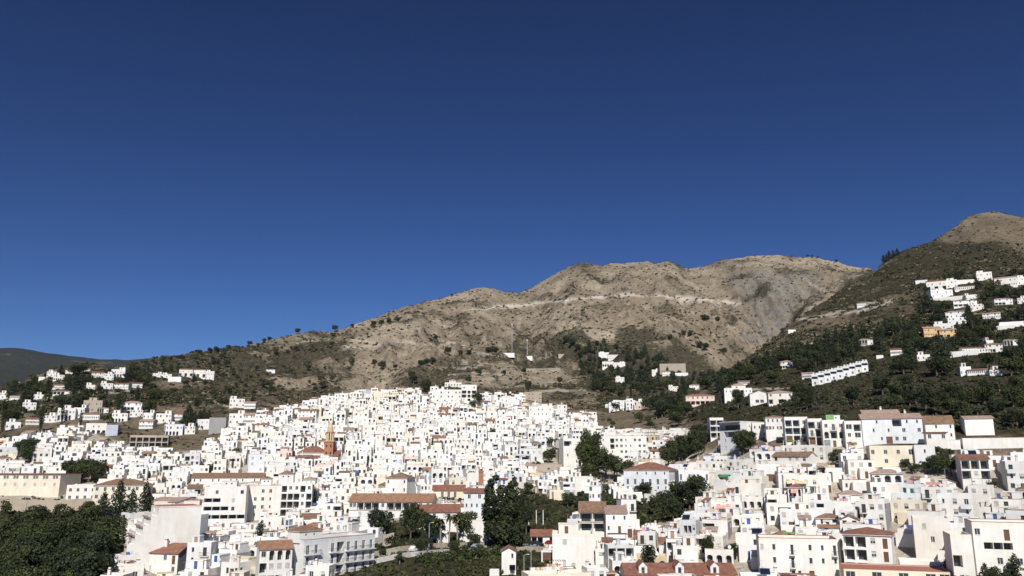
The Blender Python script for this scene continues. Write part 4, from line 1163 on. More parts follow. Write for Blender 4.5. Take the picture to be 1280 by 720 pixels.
# red roofed building with three small dormer gables at the bottom edge
def dormers():
    x, y, z = base_at(852, 738, 193)
    root = link('dormer_building', None, None, (x, y, z), 0); tag(root, 'red roofed building with three little white dormer gables at the bottom edge', 'building')
    s = (y * CP + z * SP) / F; L = 69 * s; zr = math.hypot(x, y) * pix_dir(852, 707)[1] - z; rise = 1.9; d = 8.4; ze = zr - rise
    w = MB(); w.box(-L, L, 0, d, -6, ze, 'white_warm')
    for k in range(16): w.box(-L + 1 + k * 1.65, -L + 1.9 + k * 1.65, -.05, -.003, ze - 2.2, ze - 1.0, 'glass')
    link('wall', w.mesh('wall'), root)
    r_ = MB(); gable_roof(r_, -L, L, 0, d, ze, rise, 'tile_red', 'white_warm', over=.4); link('roof', r_.mesh('roof'), root)
    for u in (807, 853, 897):
        cx = (u - 854) * s; g = MB(); a = .95
        facade(g, (cx - a, .25), (1, 0), 2 * a, ze - .3, ze + 1.75, [(.6, 1.3, ze + .25, ze + 1.5, .2)], 'white', back='glass')
        g.box(cx - a, cx - a + .004, .25, d * .5, ze - .3, ze + 1.75, 'white'); g.box(cx + a - .004, cx + a, .25, d * .5, ze - .3, ze + 1.75, 'white')
        o = link('dormer', g.mesh('dormer'), root)
        q = MB(); gable_roof(q, cx - a, cx + a, .3, d * .62, ze + 1.76, .95, 'tile_red', 'white', over=.18, axis='y', t=.1); link('dormer_roof', q.mesh('dormer_roof'), o)
        c = MB(); 
    occupy(obb(x, y, 0, 2 * L, d)); KEEP.append((783, 925, 699, 722, 193))
    THINGS.append(dict(o=root, rect=(783, 925, 699, 724), d=193, label=root['label']))
dormers()

# brick chimney tower behind the giant tree
def brick_tower():
    x, y, z = base_at(601, 618, 322)
    root = link('brick_tower', None, None, (x, y, z)); tag(root, 'slim square red brick tower just above the giant tree', 'tower')
    zt = math.hypot(x, y) * pix_dir(601, 590)[1] - z
    m = MB(); m.box(-.9, .9, 0, 1.8, -3, zt, 'brick_red'); link('shaft', m.mesh('shaft'), root)
    m = MB(); m.box(-1.1, 1.1, -.2, 2.0, zt + .003, zt + .5, 'brick_red'); m.box(-.7, .7, .2, 1.6, zt + .5, zt + 1.0, 'tile_red'); link('cap', m.mesh('cap'), root)
    occupy(obb(x, y, 0, 3, 3)); KEEP.append((596, 606, 586, 605, 322))
    THINGS.append(dict(o=root, rect=(596, 606, 586, 610), d=322, label=root['label']))
brick_tower()

# hill villas
def hit_any(u, v):
    p = hill.hit(u, v)
    if p is not None:
        d = math.hypot(p.x, p.y); i = (math.atan2(p.x, p.y) - hill.az[0]) / (hill.az[1] - hill.az[0]); i = min(max(int(i), 0), len(hill.az) - 1)
        if d < hill.top[i] + 40: return p, hill
    q = mount.hit(u, v)
    return (q, mount) if q is not None else (None, None)

def villa(u, v, w, h, style, label, name='hill_villa', mat='white', layer=None):
    if u > 1140 and v < 470: w *= 1.22; h *= 1.3
    p, T = hit_any(u, v + h * .5)
    if p is None: return
    fy = p.y * CP + p.z * SP; W_, H_ = w / F * fy, h / F * fy
    st = 1 if H_ < 4.6 else 2
    rows = {'plain': 'w.w.w', 'arch': 'aaaa.', 'row': 'wnwnwnwnwn', 'open': 'ooo.w', 'wall': '.....', 'bal': 'lwl.l'}[style]
    rr = [rows] * st
    if st == 2: rr = ['nw.wn', rows]
    rf = {'plain': 'flat', 'arch': 'flat', 'row': 'gable', 'open': 'hip', 'wall': 'flat', 'bal': 'gable'}[style]
    hs = max(1.6, (H_ - .4) / st)
    d = min(max(7, W_ * .5), 11)
    kw = {}
    if rf == 'flat' and style != 'wall': kw['room'] = (R.random(), min(W_ * .4, 7), 4, 2.2, 'flat')
    parts = house_parts(R, W_, d, rr, hs=hs, roof=rf, mat=mat, tilem=R.choice(['tile_pink', 'tile_brown', 'tile_red']) if rf != 'flat' else 'tile_pink', lod=0, ph=.4, found=5, rise=min(1.4, H_ * .25), floor='roof_white', **kw)
    rot = -math.atan2(p.x, p.y) * .6 + (R.uniform(-.25, .25) if T is hill else 0)
    o = spawn(name, parts, p, rot, 1)
    tag(o, label, VI if name == 'hill_villa' else 'wall')
    occupy(obb(p.x, p.y, rot, W_, d, 1)); KEEP.append((u - w / 2, u + w / 2, v - h / 2, v + h / 2, p.length))
    THINGS.append(dict(o=o, rect=(u - w/2, u + w/2, v - h/2, v + h/2), d=p.length, label=label))
for a in [
 (52,473,7,4,'wall','tiny white villa at the outer tip of the left wooded hill'), (64,468,11,7,'plain','small white flat villa near the outer tip of the left wooded hill'), (73,472,12,7,'arch','white villa with pale arches just under the flat villa on the left wooded hill'),
 (86,465,9,4,'plain','tiny white villa under the two tall trees on the left hilltop'), (106,462,12,4,'row','low white villa with a long roof beside the two tall hilltop trees'), (122,469,14,7,'row','white villa with gabled roof west of the big hilltop villa'),
 (135,471,12,8,'plain','white villa joined to the gabled one on the left hilltop'), (147,467,17,11,'arch','big white hilltop villa with a row of arches, highest on the left hill'), (133,483,14,8,'plain','square white villa halfway up the left wooded hill'),
 (151,483,18,7,'row','long white villa above the pale dirt terrace'), (73,484,15,6,'row','long white villa in the trees of the left hill'), (78,491,21,5,'open','low white pavilion villa on the pale dirt bank'),
 (3,495,11,8,'plain','white villa cut by the picture edge on the left hill'), (18,497,12,5,'row','low cream villa beside the picture edge on the left hill'), (36,508,15,10,'plain','white square villa alone among the lower trees of the left hill'),
 (82,518,20,16,'arch','large white villa with stacked arches in the lower left slope'), (98,516,13,13,'plain','white two storey villa joined to the stacked arches villa'), (112,521,22,8,'row','long cream villa below the bare concrete building'),
 (165,508,22,10,'open','white villa with an open porch among cypresses'), (149,522,18,11,'arch','white villa with two arches beside the cypresses'), (208,470,12,5,'plain','small white villa left of the long hilltop row'),
 (218,474,16,6,'wall','low white house with a garden wall next to the long hilltop row'), (232,466,16,9,'bal','white end house of the long hilltop row'), (247,467,18,10,'bal','middle house of the long white hilltop row'), (262,469,10,10,'plain','last white house of the long hilltop row'),
 (296,504,18,11,'plain','white villa with two windows rows on the bare slope'), (312,507,14,8,'row','low white extension villa beside the bare slope villa'), (204,523,18,12,'plain','white villa above the dark grey slope house'), (220,521,14,9,'row','white villa with small windows beside the dark slope'),
 (217,538,20,13,'arch','white villa with blue grey shade below the dark slope house'), (296,524,20,14,'plain','square white villa at the start of the packed village'), (311,524,14,12,'row','white villa against the dark scrub at the village edge'),
 (1083,428,17,8,'open','white gabled villa alone in the dark woods'), (983,456,15,9,'open','white villa with a flat canopy at the wood edge'), (1121,440,14,8,'row','villa with a brown roof half hidden in the woods'), (1078,381,12,5,'row','small pale villa on the bare dirt track'), (1100,446,8,4,'wall','tiny white wall house in the woods'),
 (990,414,9,4,'wall','tiny white house on the dirt track beside the ravine'), (1152,352,11,3,'wall','flat white roof house highest at the bare slope edge'), (1171,357,18,10,'bal','white villa with dark balcony at the bare slope edge'), (1186,355,16,8,'plain','white flat villa east of the dark balcony villa'),
 (1208,352,20,4,'wall','long low white villa between two trees, near the top'), (1231,345,14,8,'plain','white box villa highest on the wooded slope'), (1258,352,20,9,'row','long white villa near the picture edge, high on the wooded slope'), (1275,351,14,8,'plain','white villa at the picture edge, high on the wooded slope'),
 (1178,367,22,8,'plain','white villa with a grey window band below the slope edge'), (1192,373,48,4,'wall','very long low white terrace wall house'), (1206,360,18,4,'row','slim white villa above the long low terrace'), (1207,379,22,6,'open','white villa with open porch under the long low terrace'),
 (1194,393,17,6,'open','white villa with dark openings in the middle of the woods'), (1197,401,17,7,'plain','bright white villa below the dark openings villa'), (1255,377,17,6,'open','white villa with shaded porch in the upper woods'), (1270,405,30,5,'wall','long white terrace house near the picture edge'), (1257,409,16,4,'wall','low white terrace in front of the long terrace house'),
 (1180,408,18,6,'plain','white villa just above the yellow house'), (1221,438,26,6,'row','long white villa with pink roof low in the woods'), (1203,442,30,5,'wall','long low white wall villa low in the woods'), (1243,435,16,8,'open','white villa with porch at the end of the long villa'), (1238,429,7,6,'plain','small white roof house above the long villa low in the woods'),
 (1208,464,10,9,'plain','small white tower villa lowest in the woods'), (1222,465,18,6,'row','white villa with red roof lowest in the woods'), (1213,372,8,5,'plain','tiny white villa beside the long low terrace'), (1278,376,8,6,'plain','white villa half out of the picture in the upper woods'),
 (755,444,13,7,'plain','white villa highest in the central wood'), (767,446,14,6,'row','white villa beside the highest one in the central wood'), (760,455,14,7,'open','white villa with porch in the central wood'), (774,456,15,6,'plain','pale villa with flat roof in the central wood'),
 (775,475,11,7,'plain','white box villa alone in the dark central wood'), (820,465,10,6,'plain','white villa at the edge of the central wood'), (833,467,10,6,'row','white villa with pitched roof at the edge of the central wood'), (852,468,16,4,'wall','low white house right of the central wood'),
 ]:
    villa(*a)
for a in [(170,517,15,9,'plain','white villa left of the cypress villas on the left slope'),(182,531,17,10,'row','white villa with pitched roof below the cypress villas'),(62,524,16,9,'plain','white house below the stacked arches villa'),(40,527,15,8,'row','low white house on the left lower slope'),(16,532,16,9,'plain','white house at the left picture edge, lower slope'),(128,513,13,7,'open','white villa between the bare concrete box and the cypress villas'),(48,496,12,6,'plain','tiny white villa among trees beside the pale dirt terrace'),(196,469,10,5,'plain','tiny white villa in the saddle left of the long hilltop row'),(112,484,12,6,'plain','white villa in the trees under the big hilltop villa'),(170,482,14,6,'row','long low white villa at the end of the dirt terrace'),(235,538,16,10,'plain','white house at the shaded gap'),(185,520,12,8,'plain','small white cube villa beside the cypresses'),
 (842,486,12,6,'plain','white villa in the trees above the pink villa'),(868,484,12,6,'open','pale villa with porch above the pink villa'),(930,479,14,6,'row','white villa above the wide villa'),(1010,470,14,8,'row','low white villa at the foot of the stepped row'),(1155,447,12,6,'plain','white villa alone in the mid woods'),(1240,395,16,6,'row','white villa with long roof in the upper woods'),(1222,384,12,6,'plain','small white villa in the upper woods'),(1265,428,14,6,'open','white villa with porch near the picture edge in the woods'),(1246,466,12,6,'plain','white cube villa lowest by the picture edge')]: villa(*a)
villa(1166,415,16,9,'row','yellow villa with red roofs in the right woods', mat='ochre'); villa(1186,417,16,8,'bal','ochre villa with arcade beside the yellow villa', mat='ochre')
villa(115,508,22,15,'plain','bare concrete box building with window holes on the left hill', mat='tan_render'); villa(841,459,32,9,'wall','bare stone coloured villa with flat roof above the central wood', mat='tan_render')
villa(338,464,11,4,'wall','tiny lone white house on the scrubby mountain shoulder', layer=mount); villa(632,442,22,1.8,'wall','long thin white wall building on the mountain track', layer=mount); villa(659,446,13,2,'wall','low white hut at the foot of the thin mast', layer=mount)
villa(703,444,10,3,'wall','low pale ruin beside the mountain gully', mat='tan_render', layer=mount)
# ---------------------------------------------------------------- the packed village
TOPLINE = [(-60,548),(0,546),(30,541),(60,536),(100,532),(150,547),(215,553),(235,552),(262,536),(285,528),(320,514),(360,507),(400,497),(420,492),(450,490),(470,487),(520,484),(545,482),(600,489),(640,490),(665,496),(690,506),(720,511),(742,512),(760,505),(782,498),(800,499),(815,504),(835,520),(860,532),(890,538),(905,545),(945,548),(1060,545),(1075,552),(1160,560),(1240,562),(1290,566)]
def topline(u): return float(np.interp(u, [p[0] for p in TOPLINE], [p[1] for p in TOPLINE]))
GREEN = {   # planted areas without houses
 'school yard': [(-80,618),(122,618),(118,646),(-80,646)],
 'lower wood': [(-80,634),(70,643),(112,640),(140,637),(186,633),(186,640),(160,650),(150,668),(140,700),(134,760),(-80,760)],
 'field': [(392,760),(400,722),(440,706),(462,690),(462,668),(478,652),(500,650),(520,668),(574,672),(600,676),(650,676),(660,660),(690,668),(692,690),(690,760)],
 'dell': [(606,648),(640,612),(662,606),(700,622),(735,612),(780,616),(782,622),(846,622),(880,607),(882,630),(868,645),(800,662),(787,655),(783,642),(752,634),(728,640),(700,672),(660,676),(648,682),(606,682)],
 'leaning': [(727,540),(742,536),(746,560),(782,580),(790,592),(770,604),(735,600),(726,575)],
 'rocks': [(742,517),(765,512),(815,508),(852,508),(856,520),(890,520),(888,540),(850,536),(800,536),(765,538),(742,532)],
 'slope trees': [(846,552),(885,545),(902,556),(896,566),(850,580),(826,590),(824,580)],
 'right trees': [(920,552),(945,545),(962,542),(962,555),(938,568),(922,570)],
 'garden': [(1128,578),(1166,568),(1200,570),(1200,596),(1165,598),(1128,592)],
 'left trees': [(18,562),(48,555),(50,574),(30,580),(15,574)],
 'school trees': [(84,592),(112,590),(136,600),(134,608),(86,606)],
 'village trees': [(262,578),(290,576),(292,590),(262,590)],
 'street trees': [(1024,572),(1058,568),(1058,584),(1026,586)],
 'bank': [(680,560),(702,545),(704,580),(700,588),(664,588),(664,575)],
 'viaduct': [(664,566),(702,566),(702,590),(664,590)],
 'corner': [(1180,706),(1290,712),(1290,760),(1170,760)],
 'crest trees': [(522,482),(540,480),(541,494),(524,494)], 'crest dark': [(592,500),(606,498),(606,512),(590,512)],
 'slope gap': [(228,536),(262,530),(262,560),(214,566),(206,556)],
}
def in_green(u, v):
    for k, p in GREEN.items():
        if inp(u, v, p): return k
    return None

HOUSES = []
def style(rng, d, near_red):
    """a random village house: (rows, kwargs, description tokens)"""
    t = rng.random()
    st = 1 if t < .36 else 2 if t < .91 else 3
    w = rng.uniform(4.2, 8.8) if rng.random() < .8 else rng.uniform(8.8, 14); dep = rng.uniform(4.0, 6.6)
    bays = max(2, int(w / rng.uniform(1.7, 2.6)))
    tiled = rng.random() < (.11 if d < 330 else .10)
    base = rng.choice(['w', 'w', 's', 'h', 'b'])
    rows = []; feats = []
    for k in range(st):
        low = k == st - 1; top = k == 0
        pool = 'wwsssh..nhs' if not low else 'wsb.ns.Dh'
        r = ''.join(rng.choice(pool) for _ in range(bays))
        q = rng.random()
        if top and q < .09: r = 'o' * bays if bays <= 3 else r[0] + 'o' * (bays - 2) + r[-1]; feats.append('an open top porch')
        elif top and q < .22: i = rng.randrange(bays); r = r[:i] + 'l' + r[i+1:]; feats.append('one dark loggia')
        elif not low and q < .44: i = rng.randrange(bays); r = r[:i] + 'd' + r[i+1:]; feats.append('a small balcony')
        elif low and q < .25: i = rng.randrange(bays); r = r[:i] + 'g' + r[i+1:]
        elif top and q < .50: r = 'a' * bays; feats.append('a row of arches')
        rows.append(r)
    if all(c in '. ' for c in ''.join(rows)): feats.append('a blank front')
    mat = rng.choices(['white', 'white_warm', 'white_cool', 'white_grey', 'cream', 'pink', 'sand'], [60, 24, 9, 2, 3.5, 1.2, .4])[0]
    kw = dict(mat=mat, tilem=rng.choice(['tile_brown', 'tile_brown', 'tile_red', 'tile_pink', 'tile_brown', 'tile_orange']), frame=rng.choice(['frame_white', 'wood', 'wood', 'frame_white', 'iron', 'green_paint']),
              floor=rng.choices(['roof_floor', 'roof_grey', 'roof_white', 'roof_red'], [3, 3, 6, 1])[0], ph=rng.uniform(.35, 1.1), door=rng.choice(['wood', 'wood', 'wood', 'shutter_grey', 'wood', 'green_paint', 'wood_light', 'wood_light', 'shutter', 'blue_paint']), solid=rng.random() < .45)
    roofname = 'flat'
    if tiled:
        kw['roof'] = roofname = rng.choice(['gable', 'gable', 'shed', 'hip', 'hip'] if w > dep else ['gabley', 'hip', 'shed'])
        kw['chimney'] = (rng.uniform(.2, .8), rng.uniform(.3, .7)) if rng.random() < .4 and roofname != 'gabley' else None
        if kw['chimney']: feats.append('a chimney')
    else:
        if rng.random() < .55:
            kw['room'] = (rng.random(), w * rng.uniform(.3, .6), min(dep - 2, rng.uniform(2.5, 4.5)), rng.uniform(1.9, 2.3), rng.choice(['flat', 'flat', 'flat', 'flat', 'flat', 'flat', 'shed']))
            feats.insert(0, 'a tiled rooftop room' if kw['room'][4] == 'shed' else 'a rooftop room')
        if rng.random() < .17: kw['cap'] = rng.choice(['tile_red', 'tile_pink', 'tile_brown', 'roof_red']); feats.append('a red roof edge' if kw['cap'] in ('tile_red', 'roof_red') else 'a brown roof edge')
        q = rng.random()
        if q < .09: kw['pergola'] = (rng.choice(['wood', 'awning_dark', 'awning_sand', 'net_green', 'tile_brown', 'wood_light']), .05, rng.uniform(.45, .8)); feats.insert(0, 'a rooftop ' + {'wood': 'wooden pergola', 'wood_light': 'wooden pergola', 'awning_dark': 'black canopy', 'awning_sand': 'sand canopy', 'net_green': 'green canopy', 'tile_brown': 'brown canopy'}[kw['pergola'][0]])
        elif q < .13: kw['tank'] = rng.uniform(.2, .8); feats.append('a water tank')
        elif q < .17: kw['solar'] = rng.uniform(.25, .75); feats.insert(0, 'a solar panel')
        if rng.random() < .3: kw['chimney'] = (rng.uniform(.15, .85), rng.uniform(.2, .5))
    if rng.random() < .09 and w > 5:
        am = rng.choice(['awning_red', 'awning_green', 'awning_sand', 'awning_blue', 'awning_pink', 'awning_dark']); a = rng.uniform(.05, .4)
        kw['awning'] = (a, a + rng.uniform(.3, .55), st * 2.45 - .4, am); feats.insert(0, {'awning_red': 'a red awning', 'awning_green': 'a green awning', 'awning_sand': 'a sand awning', 'awning_blue': 'a blue awning', 'awning_pink': 'a pink awning', 'awning_dark': 'a dark awning'}[am])
    if rng.random() < .4 and d < 360: kw['antenna'] = rng.uniform(.2, .8)
    if rng.random() < .6:
        kw['annex'] = (rng.choice((-1, 1)), rng.uniform(1.6, max(1.7, w * .85)), rng.uniform(1.4, 3.4), rng.uniform(1.2, 2.9) if st > 1 else rng.uniform(.9, 1.8), rng.choice(['roof_floor', 'roof_white', 'roof_white', 'roof_red']))
    if rng.random() < .3 and d < 340: kw['dish'] = rng.uniform(.1, .9)
    if not tiled and rng.random() < .2 and d < 340: kw['line'] = True
    side = lambda: [''.join(rng.choice('w.n..s') for _ in range(max(2, int(dep / 3)))) for _ in range(st)] if rng.random() < .6 else ['.'] * st
    kw['sides'] = (side(), side())
    if rng.random() < .18: kw['side_mat'] = rng.choice(['white_grey', 'grey_render', 'tan_render', 'white_warm'])
    return w, dep, rows, kw, feats, mat, roofname, st

def try_house(rng, x, y, small=False):
    z = ground_at(x, y); d = math.hypot(x, y)
    u, v, fy = project((x, y, z + 1.5))
    if u < -90 or u > 1370 or v > 775: return False
    if v - 8 < topline(u) or in_green(u, v): return False
    e = 3.0
    gx = (ground_at(x + e, y) - ground_at(x - e, y)); gy = (ground_at(x, y + e) - ground_at(x, y - e))
    slope = math.atan2(-gx, gy) if gy > 0 else 0.0
    bx, by = math.floor(x / 42), math.floor(y / 38)
    blk = float(_hash(np.array([bx]), np.array([by]), 5)[0]) - .5
    rot = .35 * slope - .62 * math.atan2(x, y) + blk * .5 + rng.gauss(0, .05)
    w, dep, rows, kw, feats, mat, rf, st = style(rng, d, 0)
    if small: w = min(w, rng.uniform(3.6, 6)); dep = min(dep, 5.2)
    w = w if v > 560 or w < 12 else 11.0
    for attempt in range(4):
        H = st * 2.45 + (2.2 if rf == 'flat' and 'room' in kw else 1.6 if rf != 'flat' else .8)
        r = pix_rect(x, y, z, rot, w, dep, H)
        if r[2] < topline((r[0] + r[1]) / 2) - 3: bad = True
        elif in_green((r[0] + r[1]) / 2, r[2] + 2): bad = True
        else:
            bad = False; A = (r[1] - r[0]) * (r[3] - r[2])
            for k in KEEP:
                if k[4] > d + 2:
                    ow = min(r[1], k[1]) - max(r[0], k[0]); oh = min(r[3], k[3]) - max(r[2], k[2])
                    if ow > 0 and oh > 0 and (ow * oh > .10 * (k[1] - k[0]) * (k[3] - k[2]) or oh > .34 * (k[3] - k[2]) and ow > 3): bad = True; break
        if not bad: break
        if st > 1: st -= 1; rows = rows[1:] if len(rows) > 1 else rows; feats = [f for f in feats if 'top porch' not in f and 'loggia' not in f and 'arches' not in f and 'balcony' not in f]
        else:
            if 'room' in kw: kw.pop('room'); feats = [f for f in feats if 'room' not in f]
            else: return False
        if 'sides' in kw: kw['sides'] = tuple(s[:st] for s in kw['sides'])
        if 'awning' in kw: kw.pop('awning'); feats = [f for f in feats if 'awning' not in f]
    if bad: return False
    feats = [f for f in feats if f != 'a blank front']
    if all(c in '. ' for c in ''.join(rows)): feats.append('a blank front')
    if 'o' not in rows[0]: feats = [f for f in feats if 'top porch' not in f]
    if not any('l' in r for r in rows): feats = [f for f in feats if 'loggia' not in f]
    if not any('d' in r for r in rows): feats = [f for f in feats if 'balcony' not in f]
    if not any('a' in r for r in rows): feats = [f for f in feats if 'arches' not in f]
    P = obb(x, y, rot, w, dep, .05)
    if not is_free(P): return False
    occupy(P)
    HOUSES.append(dict(x=x, y=y, z=z, rot=rot, w=w, d=dep, rows=rows, kw=kw, feats=feats, mat=mat, rf=rf, st=st, dist=d, rect=r, size=(r[1] - r[0]) * (r[3] - r[2])))
    return True

rh = random.Random(5)
dist = 172.0
while dist < 760:
    a = math.radians(-37)
    while a < math.radians(37):
        dd = dist + 16 * math.sin(a * 9 + dist * .013) + 7 * math.sin(a * 23 + dist * .05) + rh.gauss(0, .45)
        x, y = math.sin(a) * dd, math.cos(a) * dd
        ok = try_house(rh, x, y)
        a += (HOUSES[-1]['w'] * .5 + rh.uniform(2.1, 3.2) + (1.4 if rh.random() < .08 else 0)) / dd if ok else 1.3 / dd
    dist += 5.6
n1_ = len(HOUSES)
for _ in range(26000):
    a = rh.uniform(-.64, .64); dd = math.sqrt(rh.uniform(172 ** 2, 640 ** 2))
    try_house(rh, math.sin(a) * dd, math.cos(a) * dd, True)
print('HOUSES', n1_, len(HOUSES))

# which of them can be seen: painter's pass over a coarse picture, nearest first
CELL = 2.0
def visible_share():
    nx, ny = 640, 160
    buf = np.zeros((ny, nx), np.int32)
    items = [(h['dist'], h['rect'], h) for h in HOUSES] + [(t['d'], t['rect'], t) for t in THINGS]
    items.sort(key=lambda i: i[0])
    for k, (d, r, h) in enumerate(items):
        i0, i1 = max(0, int(r[0] / CELL)), min(nx, int(r[1] / CELL) + 1); j0, j1 = max(0, int((r[2] - 400) / CELL)), min(ny, int((r[3] - 400) / CELL) + 1)
        if i1 <= i0 or j1 <= j0: h['vis'] = 0; continue
        b = buf[j0:j1, i0:i1]; f = b == 0
        h['vis'] = int(f.sum()); h['seen'] = None
        if h['vis']:
            jj, ii = np.nonzero(f); h['seen'] = ((i0 + ii.mean() + .5) * CELL, 400 + (j0 + jj.mean() + .5) * CELL)
        b[f] = k + 1
visible_share()

LM = [(408,556,'the church bell tower'),(626,640,'the giant tree'),(776,566,'the large white apartment block'),(818,600,'the red hipped hall'),(38,608,'the long cream building'),(150,622,'the cream mansion'),(182,678,'the stepped building'),
      (283,640,'the loggia apartment block'),(372,622,'the turreted apartments'),(488,638,'the orange roofed arcade'),(495,610,'the white tower house'),(561,620,'the cream chapel'),(548,650,'the palms'),(428,690,'the street apartments'),(344,704,'the arched brown roof house'),
      (205,702,'the shaded gable house'),(716,570,'the plain white tower block'),(922,550,'the striped awning block'),(968,536,'the paired window house'),(1113,540,'the brown roofed building'),(1040,538,'the green roof screen'),(1245,556,'the blank warehouse'),(1218,588,'the red roof balcony house'),
      (1082,688,'the twin hipped house'),(1120,714,'the long red roof'),(853,712,'the three dormers'),(996,690,'the pink facade'),(1255,685,'the wide dark balcony'),(1163,670,'the shuttered warm house'),(752,655,'the pink edged balconies'),(716,690,'the big plain shuttered house'),
      (586,492,'the crest hotel'),(666,498,'the bare stone building'),(128,542,'the arcade villa'),(187,553,'the brown terraces'),(273,537,'the dark flank house'),(285,602,'the long brown roof'),(930,676,'the scrub garden'),(601,594,'the brick tower'),(228,660,'the blank grey side wall'),(676,518,'the long windowed house')]
LM = [l for l in LM if l[2] != 'the scrub garden']
TINT = {'white': 'white', 'white_warm': 'warm white', 'white_cool': 'bluish white', 'white_grey': 'pale grey', 'cream': 'cream', 'pink': 'pinkish', 'sand': 'sand coloured'}
TILE = {'tile_brown': 'brown', 'tile_red': 'red', 'tile_pink': 'pinkish', 'tile_orange': 'orange'}
STN = {1: 'one storey', 2: 'two storey', 3: 'three storey'}
def direction(u, v, lu, lv):
    dx, dy = u - lu, v - lv; far = math.hypot(dx, dy); ax, ay = abs(dx), abs(dy)
    ud = 'above' if dy < 0 else 'below'; lr = 'right' if dx > 0 else 'left'
    s = ud if ay > 2.4 * ax else lr + ' of' if ax > 2.4 * ay else (ud + '-' + lr + ' of' if ay > ax else lr + '-' + ud)
    return ('next to, ' if far < 16 else 'close ' if far < 32 else 'far ' if far > 78 else '') + s
def near_lm(u, v, n=1):
    return sorted(LM, key=lambda l: math.hypot(u - l[0], v - l[1]))[n - 1]
def label_for(h, level):
    tint = TINT[h['mat']]; u, v = h['seen'] or ((h['rect'][0] + h['rect'][1]) / 2, (h['rect'][2] + h['rect'][3]) / 2)
    wide = (h['rect'][1] - h['rect'][0])
    size = 'tiny ' if wide < 11 else 'wide ' if wide > 42 else ''
    kind = 'flat house' if h['rf'] == 'flat' else TILE[h['kw']['tilem']] + ' roofed house'
    fe = h['feats'][:1] if level != 1 else h['feats'][1:2] or h['feats'][:1]
    l = near_lm(u, v, 1 if level < 2 else 2)
    pre = {0: '', 1: STN[h['st']].split()[0] + '-storey ', 2: ''}[level]
    if level == 1 and fe: size = ''
    return size + tint + ' ' + pre + kind + (' with ' + fe[0] if fe else '') + ', ' + direction(u, v, l[0], l[1]) + ' ' + l[2]
order = sorted(HOUSES, key=lambda h: -h.get('vis', 0))
flat = [h for h in order if h['rf'] == 'flat' and h.get('vis', 0) >= 3]; tiled = [h for h in order if h['rf'] != 'flat' and h.get('vis', 0) >= 3]
single = flat[:300] + tiled[:240]
ids = set(id(h) for h in single)
print('SINGLE', len(flat), len(tiled), 'min vis', flat[min(299, len(flat) - 1)]['vis'])
def group_up(lv, items):
    g = {}
    for h in items: g.setdefault(h['label'], []).append(h)
    return g
for h in single: h['label'] = label_for(h, 0)
for lv in (1, 2):
    for k, v in group_up(lv, single).items():
        if len(v) > 1:
            for h in v: h['label'] = label_for(h, lv)
ORD = ['leftmost', 'second', 'third', 'fourth', 'fifth', 'sixth', 'seventh', 'eighth', 'ninth', 'tenth']
for k, v in group_up(3, single).items():
    if len(v) > 1:
        v.sort(key=lambda h: (h['seen'] or (h['rect'][0], 0))[0])
        if len(v) == 2:
            a, b = v; au, bu = (a['seen'] or a['rect'])[0], (b['seen'] or b['rect'])[0]
            w = ['left twin: ', 'right twin: ']
            for h, t in zip(v, w): h['label'] = t + h['label']
        else:
            for i, h in enumerate(v): h['label'] = (ORD[i] + (' from left' if i else '') if i < len(v) - 1 else 'rightmost') + ': ' + h['label']
long_ = 0
for h in single:
    parts = house_parts(rh, h['w'], h['d'], h['rows'], hs=2.45, found=4.5 if h['dist'] < 330 else 3.5, lod=0 if h['dist'] < 330 else 2, **h['kw'])
    for bad in ('a', 'an', 'tiny', 'wide', 'tiled', 'warm', 'pale', 'bluish'):
        if len(h['label'].split()) > 16: h['label'] = ' '.join(x for x in h['label'].split() if x != bad)
    nm = 'house' if h['rf'] == 'flat' else 'tiled_house'
    nr = 2 if h['dist'] < 245 else 1 if h['dist'] < 340 else 0
    o = spawn(nm, parts, (h['x'], h['y'], h['z']), h['rot'], nr)
    tag(o, h['label'], 'house', 'flat roofed village houses' if nm == 'house' else 'tiled village houses')
    if len(h['label'].split()) > 16: long_ += 1; print(h['label'])
print('LONG', long_, 'uniq', len(set(h['label'] for h in single)), len(single))
mass = MB()
for h in HOUSES:
    if id(h) in ids: continue
    parts = house_parts(rh, h['w'], h['d'], h['rows'], hs=2.45, found=3.5, lod=2, **h['kw'])
    merged(parts, Matrix.Translation((h['x'], h['y'], h['z'])) @ Matrix.Rotation(h['rot'], 4, 'Z'), mass)
if mass.f:
    tag(link('remaining_houses', mass.mesh('remaining_houses')), 'mass of smaller white houses filling the gaps of the packed village', 'houses', kind='stuff')
